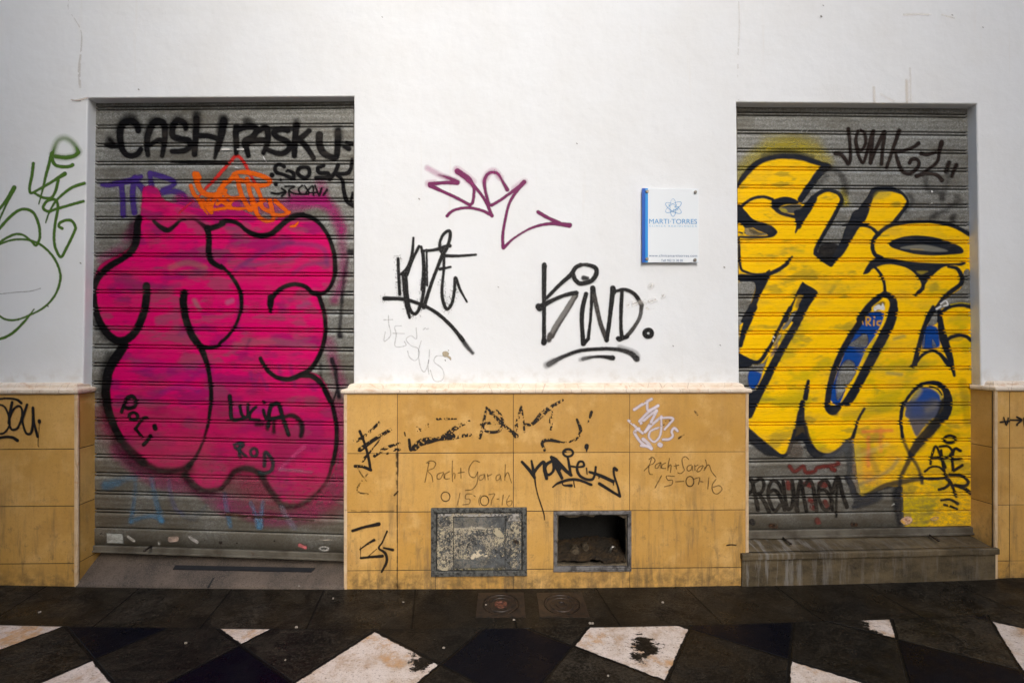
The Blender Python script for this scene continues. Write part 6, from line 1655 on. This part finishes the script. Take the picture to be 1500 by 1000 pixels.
    # balloon
    s(R6, "690,705 610,765 545,850 508,925 500,1000", [6, 5.4, 5, 5, 5]); s(R6, "680,705 770,688 850,705 905,760 930,850 925,930 890,1005", [5, 6, 8, 10, 13, 13, 14]); s(R6, "760,722 830,745 870,800", 3); p.stroke(R6("800,745 850,790 862,840"), 2, YEL_D, 1.2, 0.8); s(R8, "415,0 396,110 408,245", [5, 5, 5.4]); s(R8, "408,240 440,330 480,400 525,480 550,560", [5, 5, 6, 5, 5], 2.0, a=0.85)
    s(R8, "725,-10 690,100 610,200 530,290 475,370", [14, 15, 16, 15, 11], 1.8, a=0.95); s(R8, "475,385 435,460 400,540 385,620", [8, 7, 6, 5], 2.0, a=0.9); p.stroke(R8("700,100 590,250 520,330"), 12, NAVY, 4, 0.5, dry=0.35)
    # lower edge
    s(R5, "712,675 700,750 685,830", [5, 7.6, 8]); s(R7, "478,-5 470,60 460,140", [8, 9, 11], 1.2); f(R7, "442,60 488,60 495,150 520,260 555,340 605,380 560,395 520,360 480,280 400,285 420,190", NAVY, 1.2, 0.95); s(R7, "420,200 395,290 370,360 335,385 280,372 210,335 130,278 85,225", [5, 5, 5, 5, 6, 7, 8, 9], 1.3)
    p.fill(R7("84,190 160,250 230,300 300,375 220,385 150,340 84,280"), NAVY, 2, 0.85, dry=0.3, grain=6); s(R7, "495,140 515,240 555,330 610,372 680,378 750,335 810,275 848,248", [6, 6, 7, 7, 6, 5.4, 5, 4], 1.6, a=0.95); s(R7, "845,250 868,180 890,110 930,42", [6, 4.4, 4.4, 4]); p.fill(R7("500,310 620,390 560,400 480,360"), NAVY, 3, 0.7, dry=0.4, grain=5); s(R7, "800,300 740,370 660,390", 10, 4, col=lin((90, 92, 95)), a=0.6)
    f(R7, "380,300 460,290 470,390 375,390", lin((105, 92, 80)), 3, 0.5)
    s(R8, "5,550 40,610 60,665 110,690 180,655 270,610 390,580 470,565 550,552", [8, 8, 7, 6, 7, 9, 9, 7, 6], 2.0, a=0.9); f(R8, "10,545 50,600 70,680 130,690 230,640 260,700 130,760 40,770 50,700", lin((52, 56, 64)), 3, 0.75, dry=0.25, grain=8)
    f(R8, "340,640 400,600 405,700 408,860 390,900 370,880 345,760", NAVY, 4, 0.9); s(R8, "550,530 552,585", 5, 1.6, a=0.9); s(R8, "600,555 720,550", 3, 1.2); p.stroke(R8("330,750 345,738"), 2, lin((200, 200, 190)), 0.8, 0.9)
shutter_piece("graffiti_piece", SH_R, shut_r, (1076, 196, 1426, 782), g_yellow, YEL, "huge yellow letters with blue fills and a black outline")

def g_jonk(p):
    K = lin((42, 32, 28))
    s = lambda c, t, w, soft=1.1, a=0.95, **k: p.stroke(c(t), w, K, soft, a, **k)
    s(R1, "962,345 1010,352 1050,400 1078,438 1098,380 1092,250 1078,120", [6.6, 6, 5.6, 5, 5, 5.6, 6]); s(R2, "105,140 85,210 98,290 135,315 172,250 165,160 130,130", [4.6, 5, 5, 4.6, 5, 5, 4]); s(R2, "80,230 105,350 148,430 185,340 215,220 245,140", [4.6, 5, 4.6, 5, 5, 6]); s(R2, "240,150 228,290 218,430", 6); s(R2, "220,425 270,300 340,155 345,180 330,300 318,440", [5.4, 5, 6, 6, 5.6, 5.4]); s(R2, "482,135 435,270 395,390 365,475", [6.4, 5.6, 5, 5]); s(R2, "658,250 612,285 520,318 430,318", [6, 5, 4.6, 4]); s(R2, "445,325 470,420 515,510 580,528 645,480 662,430 640,398 595,400 575,430", [4, 5.4, 6, 5.6, 5.6, 5.4, 5.4, 5.6, 6]); s(R2, "868,245 848,330 828,420 745,490 645,552", [8, 5.4, 5, 4, 5]); s(R2, "682,345 740,355 815,335", [6, 5.4, 4]); s(R2, "640,550 735,528 820,540 872,588", [6.4, 5, 5.6, 6.6]); s(R2, "938,425 910,510", [6, 6], 2.0); s(R2, "1005,450 962,552", [6, 5], 1.8)
shutter_piece("graffiti_tag", SH_R, shut_r, (1216, 184, 1406, 272), g_jonk, BLACK, "dark brown tag at the top right")
def g_ghost(p):
    G = lin((62, 60, 58))
    s = lambda c, t, w, a=0.4, soft=4: p.stroke(c(t), w, G, soft, a)
    s(R1, "860,500 940,485 1010,540 1045,620 1055,700", 9, 0.5); s(R1, "800,620 870,560", 8, 0.4); s(R2, "720,560 745,670 850,700 880,760", 7, 0.5); s(R2, "930,500 925,600 870,760", 7, 0.4); s(R2, "1010,740 1025,780", 8, 0.5); s(R2, "800,920 920,850 990,800", 7, 0.45); s(R2, "960,930 985,970", 6, 0.6); s(R2, "270,520 260,620", 5, 0.3); s(R2, "440,580 420,620", 6, 0.4); s(R4, "760,60 820,20", 6, 0.5); s(R4, "960,70 985,40", 6, 0.6); s(R2, "590,720 600,790", 6, 0.4)
for bx in ((1190, 236, 1260, 290), (1350, 240, 1418, 300), (1360, 300, 1418, 326)):
    shutter_piece("graffiti_mark", SH_R, shut_r, bx, g_ghost, lin((62, 60, 58)), "faint grey spray arcs")
def g_raw(p):
    K = lin((14, 13, 15))
    s = lambda t, w=5.4, soft=1.0, **k: p.stroke(R7(t), w, K, soft, 0.96, **k)
    r = lambda t, w: p.stroke(R7(t), w, lin((112, 44, 40)), 1.3, 0.85, dry=0.25, grain=6)
    r("380,460 420,500 480,462 500,505 560,500 590,470 700,455 740,440", 6); r("690,480 710,490", 7); r("370,580 375,620", 7); r("500,590 530,600", 8); r("545,760 560,770", 7); r("580,855 590,875", 8); r("610,590 640,600", 9); r("640,720 660,760", 7); r("530,710 545,720", 7)
    s("88,555 112,590 108,640 88,655", 5); s("105,560 128,660 150,778", [5, 6, 6.6]); s("125,575 175,555 195,600 175,650 145,665", 5); s("155,660 195,720 232,795", [5, 6, 6]); s("330,650 300,585 255,570 225,640 238,730 275,788 312,745", 5.4); s("238,650 270,635 310,680 345,780", 5.4); s("335,575 348,680 365,770 395,760 410,690", 5.4); s("400,570 415,690 440,790", 6); s("432,780 445,640 465,572 485,680 505,790", 5.4); s("495,600 525,560 555,620 580,790", [5, 5.4, 6, 5.4]); s("688,640 650,565 600,595 598,700 640,782 690,745 690,690", 5); s("600,640 640,635 680,690 695,780", 5); s("692,660 735,540 765,650 800,758", [6, 5.6, 6, 6.4]); s("735,560 725,680 722,830", [4, 3.4, 3], 1.6)
    s("95,870 115,872", 6, 2)
shutter_piece("graffiti_letters", SH_R, shut_r, (1094, 676, 1248, 768), g_raw, BLACK, "row of narrow black letters at the lower left")
def g_ape(p):
    K = lin((30, 29, 28))
    s = lambda t, w=3.6, soft=0.9, dry=0.2, **k: p.stroke(R8(t), w, K, soft, 0.95, dry=dry, grain=3, **k)
    e = [(755 + 42 * math.cos(t), 265 + 27 * math.sin(t)) for t in np.linspace(0, 6.28, 12)]
    p.stroke(np.array(e) / 5 + np.array((1240, 590)), 4, K, 0.9, 0.95)
    s("612,445 632,350 655,318 690,400 712,495", dry=0.3); s("620,405 692,400", 2.6); s("690,345 700,410 722,470", 4); s("680,318 738,315 770,355 735,400 700,412", 3.6); s("832,348 790,335 772,400 778,490", 4.4); s("778,412 835,408", 4); s("780,495 845,455", 4.4)
    s("572,500 615,468 670,465 715,500", 3.2); s("560,552 650,556 720,545", 3, dry=0.3); s("720,545 752,580 720,618 675,632", 4.4); s("720,520 765,590 800,680", 4.6); s("755,525 840,530 888,575 862,605 790,600", 4.6); s("800,602 870,630 912,665", 5); s("690,710 755,705 812,735", [3, 3.6, 4.6]); s("712,742 760,755 806,775", 3.6, dry=0.38)
shutter_piece("graffiti_tag", SH_R, shut_r, (1350, 634, 1424, 748), g_ape, BLACK, "stacked black marker letters at the lower right")
def g_peel(p):
    p.fill(Z8("590,105 630,78 665,82 678,105 660,130 620,140"), lin((222, 180, 150)), 0.8, 1); p.stroke(Z8("630,100 655,110"), 3, lin((150, 50, 20)), 1, 0.8, dry=0.35); p.stroke(Z8("600,110 620,128"), 3, lin((235, 180, 60)), 0.8, 0.9)
    p.stroke(Z8("812,100 840,85 868,88 840,105 815,102"), 1.6, lin((225, 190, 130)), 0.8, 0.9); p.stroke(Z6("890,145 930,148"), 6, lin((72, 40, 16)), 1.4, 0.9, dry=0.32); p.stroke(Z8("235,135 265,138"), 5, lin((64, 34, 14)), 1.6, 0.95); p.stroke(Z6("755,110 762,125"), 7, lin((24, 26, 32)), 1, 0.9); p.stroke(Z8("1070,78 1074,82"), 2, lin((30, 25, 20)), 0.6)
    p.stroke(R2("775,690 778,695"), 2.4, lin((225, 225, 222)), 0.7); p.stroke(R2("775,798 778,800"), 2, lin((225, 225, 222)), 0.7); p.stroke(R2("615,148 617,150"), 1.8, lin((220, 220, 215)), 0.7); p.stroke(R1("658,132 660,134"), 1.6, lin((220, 220, 215)), 0.6); p.stroke(R1("706,134 709,135"), 1.6, lin((220, 220, 215)), 0.6)
shutter_scraps("sticker_scrap", SH_R, shut_r, [(1316, 752, 1338, 770), (1360, 755, 1376, 763)], g_peel, lin((222, 180, 150)))
shutter_scraps("rust_spot", SH_R, shut_r, [(1124, 764, 1140, 775), (1244, 762, 1256, 773), (1097, 758, 1106, 770)], g_peel, lin((72, 40, 16)))
shutter_scraps("paint_fleck", SH_R, shut_r, [(1361, 278, 1367, 284), (1361, 295, 1367, 301), (1336, 191, 1341, 196), (1173, 188, 1185, 194)], g_peel, lin((222, 222, 220)))

shutter_piece("rust_streak", SH_L, shut_l, (330, 748, 500, 764), lambda p: (p.stroke(L8("60,912 200,925 330,930 430,930"), 3.2, lin((78, 38, 10)), 1.6, 0.9, dry=0.36, grain=6), p.stroke(L8("440,940 700,955"), 2, lin((60, 34, 14)), 1.4, 0.8, dry=0.45, grain=7)), lin((78, 38, 10)))
def plate_bolt(root, px, py, r, mat):
    bm = bmesh.new(); c = P(px, py, Y_SHUT - 0.0022); add_cyl(bm, c, 'y', r, 0.003, 14, r * 0.7)
    from_bm("bolt", bm, M[mat], root)
for px, py, r in ((246, 789, 0.004), (300, 791, 0.004), (323, 794, 0.010), (347, 795, 0.005), (402, 792, 0.005), (148, 781, 0.005)):
    plate_bolt(shut_l, px, py, r, 'rod')
for px, py, r in ((1101, 764, 0.010), (1134, 769, 0.007), (1250, 767, 0.010)):
    plate_bolt(shut_r, px, py, r, 'rod')

RST = lin((214, 190, 158))
def g_run(p):
    for t, w, al in (("1280,128 1281,150", 3.4, 0.45), ("1328,118 1329,150", 4, 0.5), ("1333,100 1334,148", 2, 0.4), ("1290,138 1310,149", 3, 0.3)): p.stroke(PX(t), w, RST, 2.2, al * 0.6, dry=0.3, grain=6)
wall_piece("rust_run", (1272, 96, 1342, 152), g_run, RST)
wall_piece("rust_run", (1320, 14, 1402, 34), lambda p: (p.stroke(PX("1324,22 1350,21 1372,24"), 2.4, RST, 1.8, 0.3, dry=0.34, grain=6), p.stroke(PX("1380,22 1398,27"), 1.6, RST, 1.2, 0.3, dry=0.3, grain=5)), RST)
wall_piece("crack", (1076, -2, 1090, 148), lambda p: p.stroke(PX("1082,-4 1083,40 1081,90 1082,150"), 1.6, lin((205, 192, 180)), 1.2, 0.25, dry=0.4, grain=7), CRK)
PIT = lin((120, 112, 100))
for px, py, r in ((1203, 24, 2.2), (1206, 8, 1.2), (1061, 391, 1.6), (614, 291, 1.4), (203, 131, 1.4), (1440, 40, 1.3), (70, 448, 1.5), (118, 385, 1.3), (1395, 22, 1.2), (560, 25, 1.0), (845, 210, 0.9), (1055, 505, 1.1), (986, 506, 0.9), (730, 420, 0.9)):
    wall_piece("plaster_pit", (px - 4, py - 4, px + 4, py + 4), lambda p: p.stroke(np.array([[px - 0.5, py], [px + 0.6, py + 0.8]]), r, PIT, 0.7, 0.8), PIT, res=0.5)

LIME = lin((196, 184, 156))
Hc = Crop(600, 720, 4.1667)
def g_lime(p):
    s = lambda t, w, a=0.9, d=0.42, col=LIME, soft=1.2: p.stroke(Hc(t), w, col, soft * 1.3, a * 0.85, dry=d + 0.06, grain=2.6, seed=71)
    s("185,140 400,145 560,140 660,142", 4.5, 0.9, 0.40, lin((176, 172, 166))); s("590,170 640,160 680,175", 8, 0.8, 0.44, lin((170, 166, 160))); s("330,228 400,220 490,228", 3.4, 0.9, 0.36, lin((186, 178, 160)))
    s("385,400 410,370 440,365 465,385 440,375 410,390", 6, 0.95, 0.34, lin((222, 208, 180))); s("175,200 200,300 190,400 210,460", 14, 0.8, 0.52); s("640,220 650,330 640,440", 13, 0.8, 0.52); s("530,240 560,280 540,300", 10, 0.85, 0.44); s("290,330 350,350 330,390", 12, 0.8, 0.50); s("480,400 560,380", 8, 0.7, 0.52)
    s("640,300 660,310", 5, 0.9, 0.2, lin((60, 48, 36))); s("280,472 560,470", 2, 0.7, 0.4, lin((150, 140, 100)))
wall_piece("lime_splash", (638, 752, 766, 835.5), g_lime, LIME, None, Y_PLINTH - 0.014 + 0.0044, 'paint_tile', 0.6, 'hatch', 0.1, hatch)
